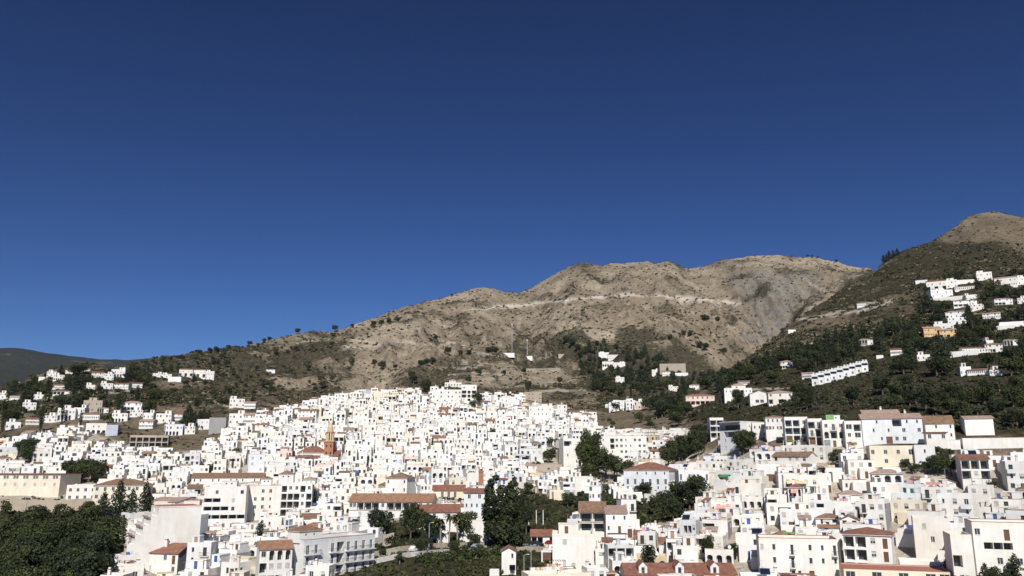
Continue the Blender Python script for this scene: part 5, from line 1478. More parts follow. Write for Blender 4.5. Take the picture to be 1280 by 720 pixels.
# ---------------------------------------------------------------- trees
def crown_mesh(name, rs, clumps, n, leaf_s, mats, flat=.6):
    """leaf clumps: small diamond faces spread through lumpy ellipsoids"""
    g = np.random.RandomState(rs)
    c = np.array(clumps, float)
    wt = (c[:, 3] * c[:, 4] * c[:, 5]) ** (2 / 3); wt /= wt.sum()
    k = g.choice(len(c), n, p=wt)
    v = g.normal(size=(n, 3)); v /= np.linalg.norm(v, axis=1)[:, None]
    rad = g.uniform(.55, 1.06, n) ** .7
    lump = 1 + .16 * np.sin(v[:, 0] * 7 + k) * np.cos(v[:, 2] * 6 + k * 2)
    p = c[k, :3] + v * c[k, 3:6] * (rad * lump)[:, None]
    nrm = v + g.normal(size=(n, 3)) * .75; nrm /= np.linalg.norm(nrm, axis=1)[:, None]
    a = np.cross(nrm, g.normal(size=(n, 3))); a /= np.linalg.norm(a, axis=1)[:, None]
    b = np.cross(nrm, a); s = leaf_s * g.uniform(.6, 1.35, n)[:, None]
    q = np.stack([p - a * s, p - b * s * .62, p + a * s, p + b * s * .62], 1).reshape(-1, 3)
    me = bpy.data.meshes.new(name)
    me.from_pydata(q.tolist(), [], np.arange(4 * n).reshape(-1, 4).tolist())
    for m in mats: me.materials.append(MATS[m])
    if len(mats) > 1: me.polygons.foreach_set('material_index', (g.rand(len(c))[k] * len(mats)).astype(np.int32))
    me.update(); return me

def trunk_mesh(rng, h, r, limbs, mat='bark'):
    m = MB(); lean = (rng.uniform(-.1, .1) * h, rng.uniform(-.1, .1) * h)
    pts = [(0, 0, -1.5), (lean[0] * .3, lean[1] * .3, h * .35), (lean[0] * .7, lean[1] * .7, h * .65), (lean[0], lean[1], h)]
    rr = [r * 1.25, r, r * .7, r * .3]
    for i in range(3): m.tube(pts[i], pts[i + 1], rr[i], rr[i + 1], mat, 7, False)
    for k in range(limbs):
        t = rng.uniform(.35, .8); a = rng.uniform(0, 6.28); s = (lean[0] * t, lean[1] * t, h * t); L = h * rng.uniform(.25, .4)
        m.tube(s, (s[0] + math.cos(a) * L, s[1] + math.sin(a) * L, s[2] + L * .7), r * .45, r * .1, mat, 5, False)
    return m.mesh('trunk')

def broad_clumps(rng, r, h, n):
    out = [(0, 0, h * .62, r * .62, r * .62, h * .26)]
    for k in range(n):
        a = rng.uniform(0, 6.28); q = r * rng.uniform(.35, .68); z = h * rng.uniform(.40, .84); s = r * rng.uniform(.30, .48)
        out.append((math.cos(a) * q, math.sin(a) * q, z, s, s, s * rng.uniform(.65, .95)))
    return out

rt = random.Random(3)
PROTO = {}
def proto(name, key, trunk, crown, extra=None):
    PROTO.setdefault(key, []).append((name, trunk, crown))
for i in range(5):
    proto('broad_tree', 'broad', trunk_mesh(rt, 5.5, .28, 4), crown_mesh('crown', 10 + i, broad_clumps(rt, 4, 8, 11 + i), 2500, .28, [['leaf_dark', 'leaf_dark', 'leaf_mid'], ['leaf_dark'], ['leaf_dark', 'leaf_mid'], ['leaf_dark', 'leaf_pine'], ['leaf_mid', 'leaf_dark']][i]))
for i in range(3):
    proto('olive_tree', 'olive', trunk_mesh(rt, 2.6, .2, 4, 'pale_bark'), crown_mesh('crown', 30 + i, broad_clumps(rt, 2.4, 4.4, 8), 520, .30, [['leaf_olive', 'leaf_mid'], ['leaf_olive', 'leaf_dark'], ['leaf_dark', 'leaf_mid']][i]))
for i in range(4):
    cl = []
    for k in range(11):
        t = k / 10; z = 2.4 + 7.2 * t; q = (1 - t) ** .7 * 2.6; a = k * 2.4 + i
        cl.append((math.cos(a) * q * .5, math.sin(a) * q * .5, z, q * .72 + .5, q * .72 + .5, .95))
    proto('pine_tree', 'pine', trunk_mesh(rt, 9.0, .24, 2), crown_mesh('crown', 40 + i, cl, 1100, .33, ['leaf_pine', 'leaf_dark'] if i % 2 else ['leaf_pine']))
for i in range(2):
    cl = [(rt.uniform(-.15, .15), rt.uniform(-.15, .15), .9 + k * 1.02, .95 * math.sin(math.pi * (.22 + .72 * (1 - k / 9.0)) ) + .18, .95 * math.sin(math.pi * (.22 + .72 * (1 - k / 9.0))) + .18, .9) for k in range(10)]
    proto('cypress_tree', 'cypress', trunk_mesh(rt, 3, .16, 0), crown_mesh('crown', 50 + i, cl, 900, .25, ['leaf_pine']))
for i in range(4):
    proto('shrub', 'shrub', trunk_mesh(rt, .9, .08, 3), crown_mesh('crown', 60 + i, [(0, 0, .8, 1.2, 1.2, .8)] + [(rt.uniform(-1, 1), rt.uniform(-1, 1), rt.uniform(.4, 1.0), .7, .7, .6) for _ in range(5)], 330, .22, [['leaf_mid', 'leaf_scrub'], ['leaf_dark'], ['leaf_scrub', 'leaf_dark'], ['leaf_mid']][i]))
proto('lime_bush', 'lime', trunk_mesh(rt, 1.2, .1, 3), crown_mesh('crown', 70, broad_clumps(rt, 1.7, 3.0, 8), 620, .22, ['leaf_lime', 'leaf_mid']))
def palm_parts(rng, h):
    t = MB(); t.tube((0, 0, -1), (.1, .1, h * .5), .24, .2, 'pale_bark', 8, False); t.tube((.1, .1, h * .5), (.2, .1, h), .2, .22, 'pale_bark', 8, False)
    c = MB()
    for k in range(34):
        a = rng.uniform(0, 6.28); up = rng.uniform(-.7, 1.0); L = rng.uniform(1.5, 2.2); p = Vector((.2, .1, h)); dv = Vector((math.cos(a), math.sin(a), up)).normalized(); side = Vector((-math.sin(a), math.cos(a), 0))
        q = p; wd = .12
        for s in range(5):
            dv = (dv + Vector((0, 0, -.20))).normalized(); q2 = q + dv * L / 5; w2 = .30 * (1 - abs(s - 1.5) / 4.5)
            c.face([tuple(q - side * wd), tuple(q2 - side * w2), tuple(q2 + Vector((0, 0, -.06))), tuple(q + Vector((0, 0, -.04)))], 'leaf_palm' if up > -.2 else 'leaf_dry'); c.face([tuple(q + Vector((0, 0, -.04))), tuple(q2 + Vector((0, 0, -.06))), tuple(q2 + side * w2), tuple(q + side * wd)], 'leaf_palm' if up > -.2 else 'leaf_dry')
            q, wd = q2, w2
    return t.mesh('trunk'), c.mesh('crown')
for i in range(2):
    a, b = palm_parts(rt, 6.0); proto('palm_tree', 'palm', a, b)

TREES = []   # (x, y, radius)
TGRID = {}
RADI = dict(broad=4.0, olive=2.4, pine=2.8, cypress=1.0, shrub=1.4, lime=1.7, palm=2.0)
HEI = dict(broad=8.3, olive=4.6, pine=10.2, cypress=10.6, shrub=1.8, lime=3.2, palm=7.2)
CAT = dict(broad='tree', olive='tree', pine='tree', cypress='tree', shrub='shrub', lime='bush', palm='palm tree')
def plant(kind, p, sc, label, group=None, sz=None, check=True, space=.55):
    r = RADI[kind] * sc
    if check:
        d0 = math.hypot(p.x, p.y)
        if not is_free([(p.x - r * .45, p.y - r * .45), (p.x + r * .45, p.y - r * .45), (p.x + r * .45, p.y + r * .45), (p.x - r * .45, p.y + r * .45)]): return None
        gx, gy = int(p.x // 12), int(p.y // 12)
        for i in (-1, 0, 1):
            for j in (-1, 0, 1):
                for x, y, q in TGRID.get((gx + i, gy + j), ()):
                    if math.hypot(x - p.x, y - p.y) < (q + r) * space: return None
        u, v, fy = project(p); hw = r / fy * F; hh = HEI[kind] * (sz or sc) / fy * F
        for k in KEEP:
            if k[4] > d0 + 1:
                ow = min(u + hw, k[1]) - max(u - hw, k[0]); oh = min(v, k[3]) - max(v - hh, k[2])
                if ow > 0 and oh > 0 and ow * oh > .22 * (k[1] - k[0]) * (k[3] - k[2]): return None
    d0 = p.length
    (SINGLES if not check else PLAN).append((r * HEI[kind] * (sz or sc) / d0 ** 2, kind, p, sc, sz or sc, label, group))
    TGRID.setdefault((int(p.x // 12), int(p.y // 12)), []).append((p.x, p.y, r))
    return True
PLAN, SINGLES = [], []

def zone(poly, n, kinds, lo, hi, label, group, space=.55, tries=14):
    us = [q[0] for q in poly]; vs = [q[1] for q in poly]; got = 0
    for _ in range(n * tries):
        if got >= n: break
        u, v = rt.uniform(min(us), max(us)), rt.uniform(min(vs), max(vs))
        if not inp(u, v, poly): continue
        p, T = hit_any(u, v)
        if p is None: continue
        k = rt.choice(kinds)
        if plant(k, p, rt.uniform(lo, hi), {'broad': 'dark broadleaf tree', 'olive': 'small greyish olive tree', 'pine': 'dark pine tree', 'cypress': 'slim dark cypress', 'shrub': 'low green shrub', 'lime': 'bright green bush', 'palm': 'palm tree'}[k] + ' ' + label, {'shrub': 'shrubs ', 'lime': 'bushes '}.get(k, 'trees ') + group, space=space): got += 1
    return got

def one(kind, u, v, sc, label, sz=None, group=None):
    p, T = hit_any(u, v)
    if p is not None: return plant(kind, p, sc, label, group, sz, check=False)

# the giant tree: two lobes of dense dark foliage
def giant():
    p = hill.hit(626, 688); s = p.length / F
    root = link('giant_tree', None, None, p); tag(root, 'giant dark evergreen tree with two lobes towering over the road', 'tree')
    cl = []
    for (du, dv, r) in [(-12,78,5),(-14,70,7),(-6,84,4),(-12,60,9),(2,66,9),(12,74,5),(14,64,6),(-14,48,10),(2,50,12),(14,50,8),(-12,36,12),(4,36,13),(16,36,10),(-10,24,12),(4,22,14),(18,24,11),(-6,13,11),(8,12,13),(20,13,10),(0,5,9),(12,5,9)]:
        cl.append((du * s, rt.uniform(-8, 8) * s, dv * s, r * s * .85, r * s * .85, r * s))
    link('crown', crown_mesh('crown', 91, cl, 11000, .42, ['leaf_dark', 'leaf_dark', 'leaf_pine']), root)
    m = MB(); 
    for k, x in enumerate((-1.6, .6, 2.4)): m.tube((x, 0, -2), (x * 1.3, .3, 14 - k * 2), .42, .16, 'pale_bark', 8, False)
    link('trunk', m.mesh('trunk'), root); TGRID.setdefault((int(p.x // 12), int(p.y // 12)), []).append((p.x, p.y, 6))
    KEEP.append((603, 650, 595, 684, p.length))
giant()
one('pine', 642, 668, 1.15, 'thin open conifer leaning on the giant tree', sz=1.75); one('broad', 658, 668, .75, 'round dark tree right of the giant tree', sz=1.25)
# single trees that can be told apart
one('broad', 473, 676, 1.25, 'round dark tree standing alone in front of the arcaded building', sz=1.15)
one('broad', 513, 676, .8, 'tall dark tree with loose crown left of the palms', sz=1.35); one('broad', 528, 674, .8, 'second dark loose tree left of the palms', sz=1.1); one('broad', 540, 679, .9, 'dark tree beside the first palm', sz=1.0); one('broad', 580, 676, .95, 'dark tree behind the three palms', sz=1.05)
one('palm', 551, 682, 1.1, 'shortest of the three palms in front of the red roofed house', sz=1.12); one('palm', 561, 681, 1.1, 'middle palm of three in front of the red roofed house', sz=1.3); one('palm', 572, 681, 1.1, 'palm of three standing nearest the white cube house', sz=1.3); one('palm', 440, 680, 1.0, 'lone palm left of the round dark tree', sz=1.1); one('palm', 444, 676, .9, 'small palm behind the lone palm', sz=1.0)
for u, v, s, z, l in ((128, 646, .95, .85, 'short bushy conifer at the edge of the cream mansion'), (147, 650, 1.05, 1.35, 'tallest pointed conifer before the cream mansion'), (163, 649, .95, 1.0, 'middle pointed conifer before the cream mansion'), (180, 650, 1.05, 1.25, 'pointed conifer between cream mansion and stepped building')): one('pine', u, v, s, l, sz=z)
for u, v, s, z, l in ((733, 598, 1.35, 2.2, 'tall dark tree leaning on the plain tower block'), (740, 594, 1.3, 2.5, 'tallest dark tree between the tower block and the large white block'), (748, 597, 1.35, 1.7, 'dark tree under the tall leaning crown'), (757, 598, 1.4, 1.45, 'broad dark tree in the row below the large white block'), (768, 600, 1.35, 1.2, 'broad dark tree in the middle below the large white block'), (779, 602, 1.3, 1.15, 'last dark tree of the row below the large white block'), (736, 604, 1.2, 1.0, 'low dark tree under the plain tower block')): one('broad', u, v, s, l, sz=z)
for u, v, s, z, l in ((806, 626, 1.0, .85, 'dome shaped green tree in front of the red hipped hall'), (850, 634, 1.1, 1.1, 'dark tree at the corner of the red hipped hall'), (862, 637, 1.15, 1.2, 'large dark tree under the hall wing'), (873, 634, 1.05, 1.3, 'tall dark tree right of the hall wing'), (820, 643, .8, .8, 'round tree below the dome shaped tree'), (832, 640, .9, .9, 'dark tree on the bank below the hall'), (842, 652, .9, .9, 'lower dark tree on the bank below the hall wing'), (790, 634, .55, .55, 'small tree by the wall of the hall')): one('broad', u, v, s, l, sz=z)
one('cypress', 904, 503, 1.25, 'tall dark cypress beside the wide villa', sz=1.35); one('cypress', 789, 497, 1.2, 'dark cypress among the central woods', sz=1.0); one('broad', 923, 512, .95, 'dense dark tree below the wide villa', sz=1.35)
one('lime', 803, 655, 1.15, 'bright green round bush between white houses'); one('cypress', 808, 712, 1.3, 'left of two golden green conical shrubs by the dormers', sz=.5); one('cypress', 814, 712, 1.3, 'right of two golden green conical shrubs by the dormers', sz=.52)
one('broad', 884, 702, .55, 'small dark tree left of the pink facade', sz=.8); one('broad', 913, 700, .6, 'round dark tree beside the pink facade', sz=.5); one('broad', 926, 696, .55, 'second round dark tree beside the pink facade', sz=.5)
one('broad', 203, 690, .9, 'dark round tree between the stepped building and the shaded gable house', sz=.85); one('shrub', 213, 688, 1.6, 'dark bush at the foot of the arch window building')
one('cypress', 323, 690, 1.2, 'dark cypress beside the arched house', sz=.75); one('broad', 318, 684, .5, 'small dark tree behind the arched house', sz=.6); one('pine', 326, 674, .6, 'small pointed tree among the white walls', sz=.6)
one('broad', 276, 592, .95, 'feathery tree above the long brown roof', sz=.9); one('broad', 262, 596, .7, 'small tree left of the feathery tree', sz=.7)
one('broad', 93, 470, 1.6, 'round tree topping the left hill', sz=1.4); one('broad', 104, 468, 1.5, 'second round tree topping the left hill', sz=1.4)
for u, v, s in ((250,444,1.2),(262,442,1.3),(270,441,1.4),(285,438,1.2),(312,433,1.3),(330,429,1.2),(337,427,1.2),(372,418,1.6),(418,415,1.9),(416,423,1.6),(440,410,1.2),(467,409,1.5),(477,408,1.6),(486,405,1.4),(498,403,1.4),(565,371,1.0)):
    one('broad', u, v, s, 'small dark round tree on the bare left skyline of the mountain', group='trees on the mountain skyline')
for u, v, s in ((1010,322,1.2),(1015,322,1.0),(1022,323,.9),(1046,328,1.2),(990,322,.8)):
    one('broad', u, v, s, 'tiny dark tree on the summit ridge of the mountain', group='trees on the summit ridge')
for u, v, s in ((1097,334,1.0),(1101,331,1.2),(1105,329,1.3),(1109,327,1.2),(1112,325,1.4),(1117,323,1.3),(1122,320,1.2),(1140,309,1.0),(1146,307,1.1),(1151,305,1.2),(1158,303,1.1)):
    one('pine', u, v, s * .9, 'dark pine on the skyline of the right spur', group='pines on the spur skyline')
for u, v, s in ((560,444,1.7),(576,445,1.1),(586,445,1.2),(612,445,1.8),(619,444,1.6),(545,425,1.2),(539,428,.9),(477,463,1.8),(468,456,1.1),(494,462,1.0),(527,460,1.5),(534,458,1.5),(542,456,1.5),(517,480,1.6),(514,474,1.4),(880,402,1.9),(884,402,1.6),(897,402,1.5),(855,420,1.4),(862,421,1.5),(838,426,1.3),(874,436,1.7),(882,439,1.9),(905,443,1.5),(707,430,1.8),(715,434,2.0),(722,440,1.8),(585,480,1.2),(598,470,1.2),(630,470,1.0),(655,468,1.1),(660,486,1.2),(700,480,1.2)):
    p, T = hit_any(u, v)
    if p is not None and is_free([(p.x-3,p.y-3),(p.x+3,p.y-3),(p.x+3,p.y+3),(p.x-3,p.y+3)]): plant('broad', p, s, 'lone dark tree on the bare mountain flank', 'lone trees on the mountain flank', check=False)

zone([(-60,672),(136,668),(146,694),(134,768),(-60,768)], 115, ['broad'], .5, 1.3, 'in the wood of the lower left corner', 'of the lower left wood', .42)
zone([(-60,640),(70,645),(138,642),(138,662),(-60,668)], 22, ['broad', 'olive', 'shrub'], .5, .75, 'along the top edge of the lower left wood', 'at the top edge of the lower left wood', .45)
zone(GREEN['dell'], 46, ['broad', 'shrub', 'shrub', 'olive'], .4, .72, 'in the overgrown dell right of the giant tree', 'in the overgrown dell', .45)
zone([(462,672),(500,664),(520,684),(600,684),(600,694),(520,698),(462,700)], 24, ['shrub', 'shrub', 'olive', 'broad'], .4, .65, 'in the gardens above the sloping road', 'in the gardens above the road', .45)
zone([(400,728),(470,704),(640,696),(692,694),(692,760),(400,760)], 36, ['lime', 'shrub', 'shrub', 'olive'], .4, .75, 'in the green field below the road', 'in the field below the road', .5)
zone(GREEN['rocks'], 30, ['broad', 'olive', 'shrub'], .6, 1.15, 'on the rocky bank above the large white block', 'on the rocky bank', .45)
zone(GREEN['slope trees'], 16, ['broad'], .8, 1.25, 'in the dark clump right of the large white block', 'in the dark clump on the slope', .42)
zone([(816,508),(892,508),(888,520),(850,528),(816,522)], 18, ['broad', 'pine'], .9, 1.3, 'around the pink villa', 'around the pink villa', .45)
zone(GREEN['right trees'], 10, ['broad'], .7, 1.05, 'below the striped awning block', 'below the striped awning block', .42)
zone(GREEN['garden'], 16, ['broad', 'broad', 'olive'], .6, .95, 'in the garden under the blank warehouse', 'under the blank warehouse', .42)
zone(GREEN['left trees'], 9, ['broad'], .9, 1.3, 'in the dark clump at the left village edge', 'at the left village edge', .42)
zone(GREEN['school trees'], 9, ['broad'], .8, 1.2, 'behind the small two row window building', 'behind the annex', .42)
zone(GREEN['street trees'], 5, ['broad', 'olive'], .55, .8, 'by the walls of the right street', 'by the right street', .42)
zone(GREEN['corner'], 12, ['pine', 'broad'], .45, .7, 'at the bottom right corner', 'at the bottom right corner', .42)
zone(GREEN['bank'], 8, ['broad', 'shrub'], .6, 1.0, 'on the bank left of the plain tower block', 'on the bank by the tower block', .42)
zone(GREEN['crest trees'], 5, ['broad'], .8, 1.2, 'in the dark clump on the village crest', 'on the village crest', .42); zone(GREEN['crest dark'], 4, ['broad'], .7, 1.1, 'below the crest hotel', 'below the crest hotel', .42)
zone(GREEN['slope gap'], 22, ['broad', 'pine'], .9, 1.5, 'on the shaded gap below the dark slope house', 'on the shaded gap', .42)
zone([(0,488),(40,478),(90,464),(150,468),(185,474),(185,484),(100,500),(60,505),(0,520)], 120, ['broad', 'broad', 'olive', 'pine'], .75, 1.3, 'among the villas of the left hilltop', 'among the left hilltop villas', .42)
zone([(0,500),(90,505),(190,490),(200,512),(175,530),(90,540),(0,545)], 36, ['broad', 'olive', 'cypress'], .9, 1.6, 'on the lower terraces of the left hill', 'on the left hill terraces', .5)
zone([(200,480),(285,478),(330,500),(280,520),(200,505)], 26, ['olive', 'broad', 'shrub'], .8, 1.3, 'on the bare slope under the long hilltop row', 'on the bare left slope', .5)
zone([(260,440),(340,430),(440,432),(446,465),(425,492),(330,498),(290,480)], 65, ['olive', 'olive', 'broad'], .9, 1.6, 'in the scrub on the mountain shoulder', 'on the mountain shoulder', .5)
zone([(150,452),(260,444),(300,470),(180,474)], 90, ['broad', 'olive'], .7, 1.25, 'in the dark wood behind the long hilltop row', 'in the dark wood of the left ridge', .42)
zone([(722,446),(745,430),(800,436),(840,455),(835,490),(800,498),(745,492),(725,470)], 150, ['broad', 'broad', 'pine'], .9, 1.6, 'in the central wood under the mountain', 'in the central wood', .42)
zone([(835,470),(910,462),(905,490),(850,500),(830,490)], 45, ['broad', 'pine'], .8, 1.3, 'right of the central wood', 'right of the central wood', .42)
zone([(880,482),(960,450),(1080,420),(1095,440),(1010,470),(940,485)], 110, ['pine', 'broad'], .8, 1.3, 'in the pine belt around the stepped row', 'in the pine belt', .42)
zone([(1085,425),(1150,395),(1160,350),(1290,345),(1290,480),(1120,470)], 135, ['pine', 'broad', 'broad'], .8, 1.45, 'among the villas of the right hillside', 'among the right hillside villas', .42)
zone([(960,515),(1010,485),(1100,455),(1290,470),(1290,540),(1100,515)], 110, ['olive', 'broad', 'shrub'], .7, 1.15, 'in the dense scrub above the upper right houses', 'in the dense right scrub', .45)
zone([(200,570),(700,520),(700,560),(560,600),(240,600)], 16, ['shrub', 'broad', 'cypress'], .4, .6, 'squeezed between packed white houses', 'between the packed houses', .5, tries=60)
zone([(690,620),(1270,600),(1270,700),(700,710)], 18, ['shrub', 'broad', 'olive'], .4, .6, 'squeezed between the lower right houses', 'between the lower right houses', .5, tries=60)

# the largest stand as trees of their own, the smallest and farthest of a kind as one mass
by = {}
for q in SINGLES: by.setdefault(q[1], []).append(q)
MASSLEFT = []
for q in sorted(PLAN, key=lambda q: -q[0]):
    L = by.setdefault(q[1], [])
    (L if len(L) < 298 else MASSLEFT).append(q)
for k, L in by.items():
    for q in L:
        _, kind, p, sc, sz, label, group = q
        name, tr, cr = rt.choice(PROTO[kind])
        root = link(name, None, None, p, rt.uniform(0, 6.28)); root.scale = (sc, sc, sz)
        link('trunk', tr, root); link('crown', cr, root); tag(root, label, CAT[kind], group)
print('TREES', {k: len(L) for k, L in by.items()}, 'mass', len(MASSLEFT))
if MASSLEFT:
    g = np.random.RandomState(8); out = []; mid = []
    for _, kind, p, sc, sz, label, group in MASSLEFT:
        me = rt.choice(PROTO[kind])[2]; nv = len(me.vertices); co = np.empty(nv * 3, np.float32); me.vertices.foreach_get('co', co); co = co.reshape(-1, 4, 3)
        pick = g.permutation(len(co))[:420]; co = co[pick]; c = co.mean(1, keepdims=True); co = c + (co - c) * 1.75
        a = g.uniform(0, 6.28); R3 = np.array([[math.cos(a), -math.sin(a), 0], [math.sin(a), math.cos(a), 0], [0, 0, 1]])
        out.append((co.reshape(-1, 3) @ R3.T) * np.array([sc, sc, sz]) + np.array(p)); mid.append(np.full(len(pick), g.randint(0, 3)))
    Q = np.concatenate(out).astype(np.float32); k = len(Q) // 4; me = bpy.data.meshes.new('woodland')
    me.vertices.add(k * 4); me.vertices.foreach_set('co', Q.ravel()); me.loops.add(k * 4); me.loops.foreach_set('vertex_index', np.arange(k * 4, dtype=np.int32))
    me.polygons.add(k); me.polygons.foreach_set('loop_start', np.arange(0, k * 4, 4, dtype=np.int32))
    for x in ('leaf_dark', 'leaf_pine', 'leaf_mid'): me.materials.append(MATS[x])
    me.polygons.foreach_set('material_index', np.concatenate(mid).astype(np.int32)); me.update(); me.validate()
    tag(link('woodland', me), 'dark far woodland on the slopes above the village', 'woodland', kind='stuff')

# ---------------------------------------------------------------- scrub: nobody could count it
def tufts(name, T, attr, n, lo, hi, dmin, mats, label, seed, size_far=0):
    g = np.random.RandomState(seed)
    cx = g.randint(1, T.Z.shape[0] - 1, n * 6); cy = g.randint(1, T.Z.shape[1] - 1, n * 6)
    U, V = pixmap(T)
    ok = (U[cx, cy] > -60) & (U[cx, cy] < 1340) & (T.D[cy] > dmin) & (T.D[cy] < T.top[cx] + 15)
    dens = attr[cx, cy] * (.6 + .8 * np.clip(fbm(T.X[cx, cy] / 45, T.Y[cx, cy] / 45, 3, seed) + .5, 0, 1.4))
    ok &= g.rand(n * 6) < dens
    cx, cy = cx[ok][:n], cy[ok][:n]; m = len(cx)
    fx, fy = g.rand(m), g.rand(m)
    def lerp(A): return (A[cx, cy] * (1 - fx) + A[cx + 1, cy] * fx) * (1 - fy) + (A[cx, np.minimum(cy + 1, A.shape[1] - 1)] * (1 - fx) + A[np.minimum(cx + 1, A.shape[0] - 1), np.minimum(cy + 1, A.shape[1] - 1)] * fx) * fy
    P = np.stack([lerp(T.X), lerp(T.Y), lerp(T.Z)], 1)
    keep = np.array([is_free([(x - .6, y - .6), (x + .6, y - .6), (x + .6, y + .6), (x - .6, y + .6)]) for x, y, _ in P]) if T is hill else np.ones(m, bool)
    P = P[keep]; m = len(P); q = 11
    s = g.uniform(lo, hi, m) * (1 + size_far * (np.hypot(P[:, 0], P[:, 1]) > 1400))
    c = np.repeat(P, q, 0); ss = np.repeat(s, q)[:, None]
    v = g.normal(size=(m * q, 3)); v /= np.linalg.norm(v, axis=1)[:, None]; v[:, 2] = np.abs(v[:, 2])
    p = c + v * ss * np.array([1, 1, .75]) * g.uniform(.5, 1, (m * q, 1))
    nr = v + g.normal(size=v.shape) * .6; nr /= np.linalg.norm(nr, axis=1)[:, None]
    a = np.cross(nr, g.normal(size=v.shape)); a /= np.linalg.norm(a, axis=1)[:, None]; b = np.cross(nr, a); r = ss * g.uniform(.38, .7, (m * q, 1))
    Q = np.stack([p - a * r, p - b * r * .7, p + a * r, p + b * r * .7], 1).reshape(-1, 3).astype(np.float32)
    me = bpy.data.meshes.new(name); k = m * q
    me.vertices.add(k * 4); me.vertices.foreach_set('co', Q.ravel()); me.loops.add(k * 4); me.loops.foreach_set('vertex_index', np.arange(k * 4, dtype=np.int32))
    me.polygons.add(k); me.polygons.foreach_set('loop_start', np.arange(0, k * 4, 4, dtype=np.int32))
    for x in mats: me.materials.append(MATS[x])
    if len(mats) > 1: me.polygons.foreach_set('material_index', np.repeat(g.randint(0, len(mats), m), q).astype(np.int32))
    me.update(); me.validate()
    tag(link(name, me), label, 'scrub', kind='stuff')
tufts('hillside_scrub', hill, VEG_H ** 1.6, 15000, .55, 1.5, 300, ['leaf_scrub', 'leaf_dark', 'leaf_scrub', 'leaf_olive'], 'dark maquis scrub covering the hillsides above the village', 1)
tufts('spur_scrub', hill, np.clip(VEG_H + .15, 0, 1), 20000, .9, 2.6, 620, ['leaf_scrub', 'leaf_scrub', 'leaf_dark', 'leaf_dry'], 'patchy dark scrub on the upper right spur', 6, .5)
tufts('field_plants', hill, (inpoly(UH, VH, GREEN['field']) | inpoly(UH, VH, GREEN['dell']) | inpoly(UH, VH, GREEN['lower wood'])) * 1.0, 17000, .45, 1.0, 160, ['leaf_mid', 'leaf_dark', 'leaf_mid', 'leaf_dark', 'leaf_mid'], 'low green plants in the field and the overgrown dell', 2)
tufts('bare_slope_scrub', mount, np.full(mount.Z.shape, .8), 9000, .9, 2.6, 640, ['leaf_scrub', 'leaf_dry', 'leaf_scrub'], 'low dry tufts scattered over the bare mountain', 4, .6)
tufts('mountain_scrub', mount, np.clip(VEG_M * 1.1, 0, 1) ** 1.5, 15000, .8, 2.4, 640, ['leaf_scrub', 'leaf_dark', 'leaf_scrub', 'leaf_dry'], 'sparse dark scrub dotting the bare mountain', 3, .5)
# ---------------------------------------------------------------- road, walls, small things
def strip(name, T, pts, width, up, skirt, mat, side=None, kind='structure', label=None, cat=None, n=6, kerb=None):
    """level ribbon laid on the slope, with skirts going into the ground"""
    P = []
    for (u0, v0), (u1, v1) in zip(pts[:-1], pts[1:]):
        for k in range(n): P.append(T.hit(u0 + (u1 - u0) * k / n, v0 + (v1 - v0) * k / n))
    P.append(T.hit(*pts[-1])); P = [p for p in P if p is not None]
    if name == 'road' or name == 'mountain_track':
        zs = [p.z for p in P]
        for _ in range(6): zs = [zs[0]] + [(zs[i-1] + 2 * zs[i] + zs[i+1]) / 4 for i in range(1, len(zs) - 1)] + [zs[-1]]
        for p, z in zip(P, zs): p.z = z
    m = MB(); L = []
    for i, p in enumerate(P):
        a, b = P[max(0, i - 1)], P[min(len(P) - 1, i + 1)]; t = Vector((b.x - a.x, b.y - a.y, 0)).normalized(); s = Vector((-t.y, t.x, 0)) * width / 2
        L.append((p + s, p - s))
    for i in range(len(L) - 1):
        (a, b), (c, d) = L[i], L[i + 1]
        e = lambda q, z=up: (q.x, q.y, q.z + z)
        m.face([e(b), e(d), e(c), e(a)], mat)
        for q, r in ((d, b), (a, c)): m.face([e(q), e(r), e(r, -skirt), e(q, -skirt)], side or mat)
        if kerb:
            for q, r, o in ((b, d, 1), (c, a, 1)):
                k = Vector((q.y - r.y, r.x - q.x, 0)).normalized() * -.25
                z = up + .12
                m.face([e(q, z), e(r, z), (r.x + k.x, r.y + k.y, r.z + z), (q.x + k.x, q.y + k.y, q.z + z)], kerb); m.face([(q.x + k.x, q.y + k.y, q.z + z), (r.x + k.x, r.y + k.y, r.z + z), (r.x + k.x, r.y + k.y, r.z + up), (q.x + k.x, q.y + k.y, q.z + up)], kerb)
                m.face([e(r, z), e(q, z), e(q, up), e(r, up)], kerb)
    o = link(name, m.mesh(name))
    if kind: o['kind'] = kind
    if label: tag(o, label, cat)
    return P

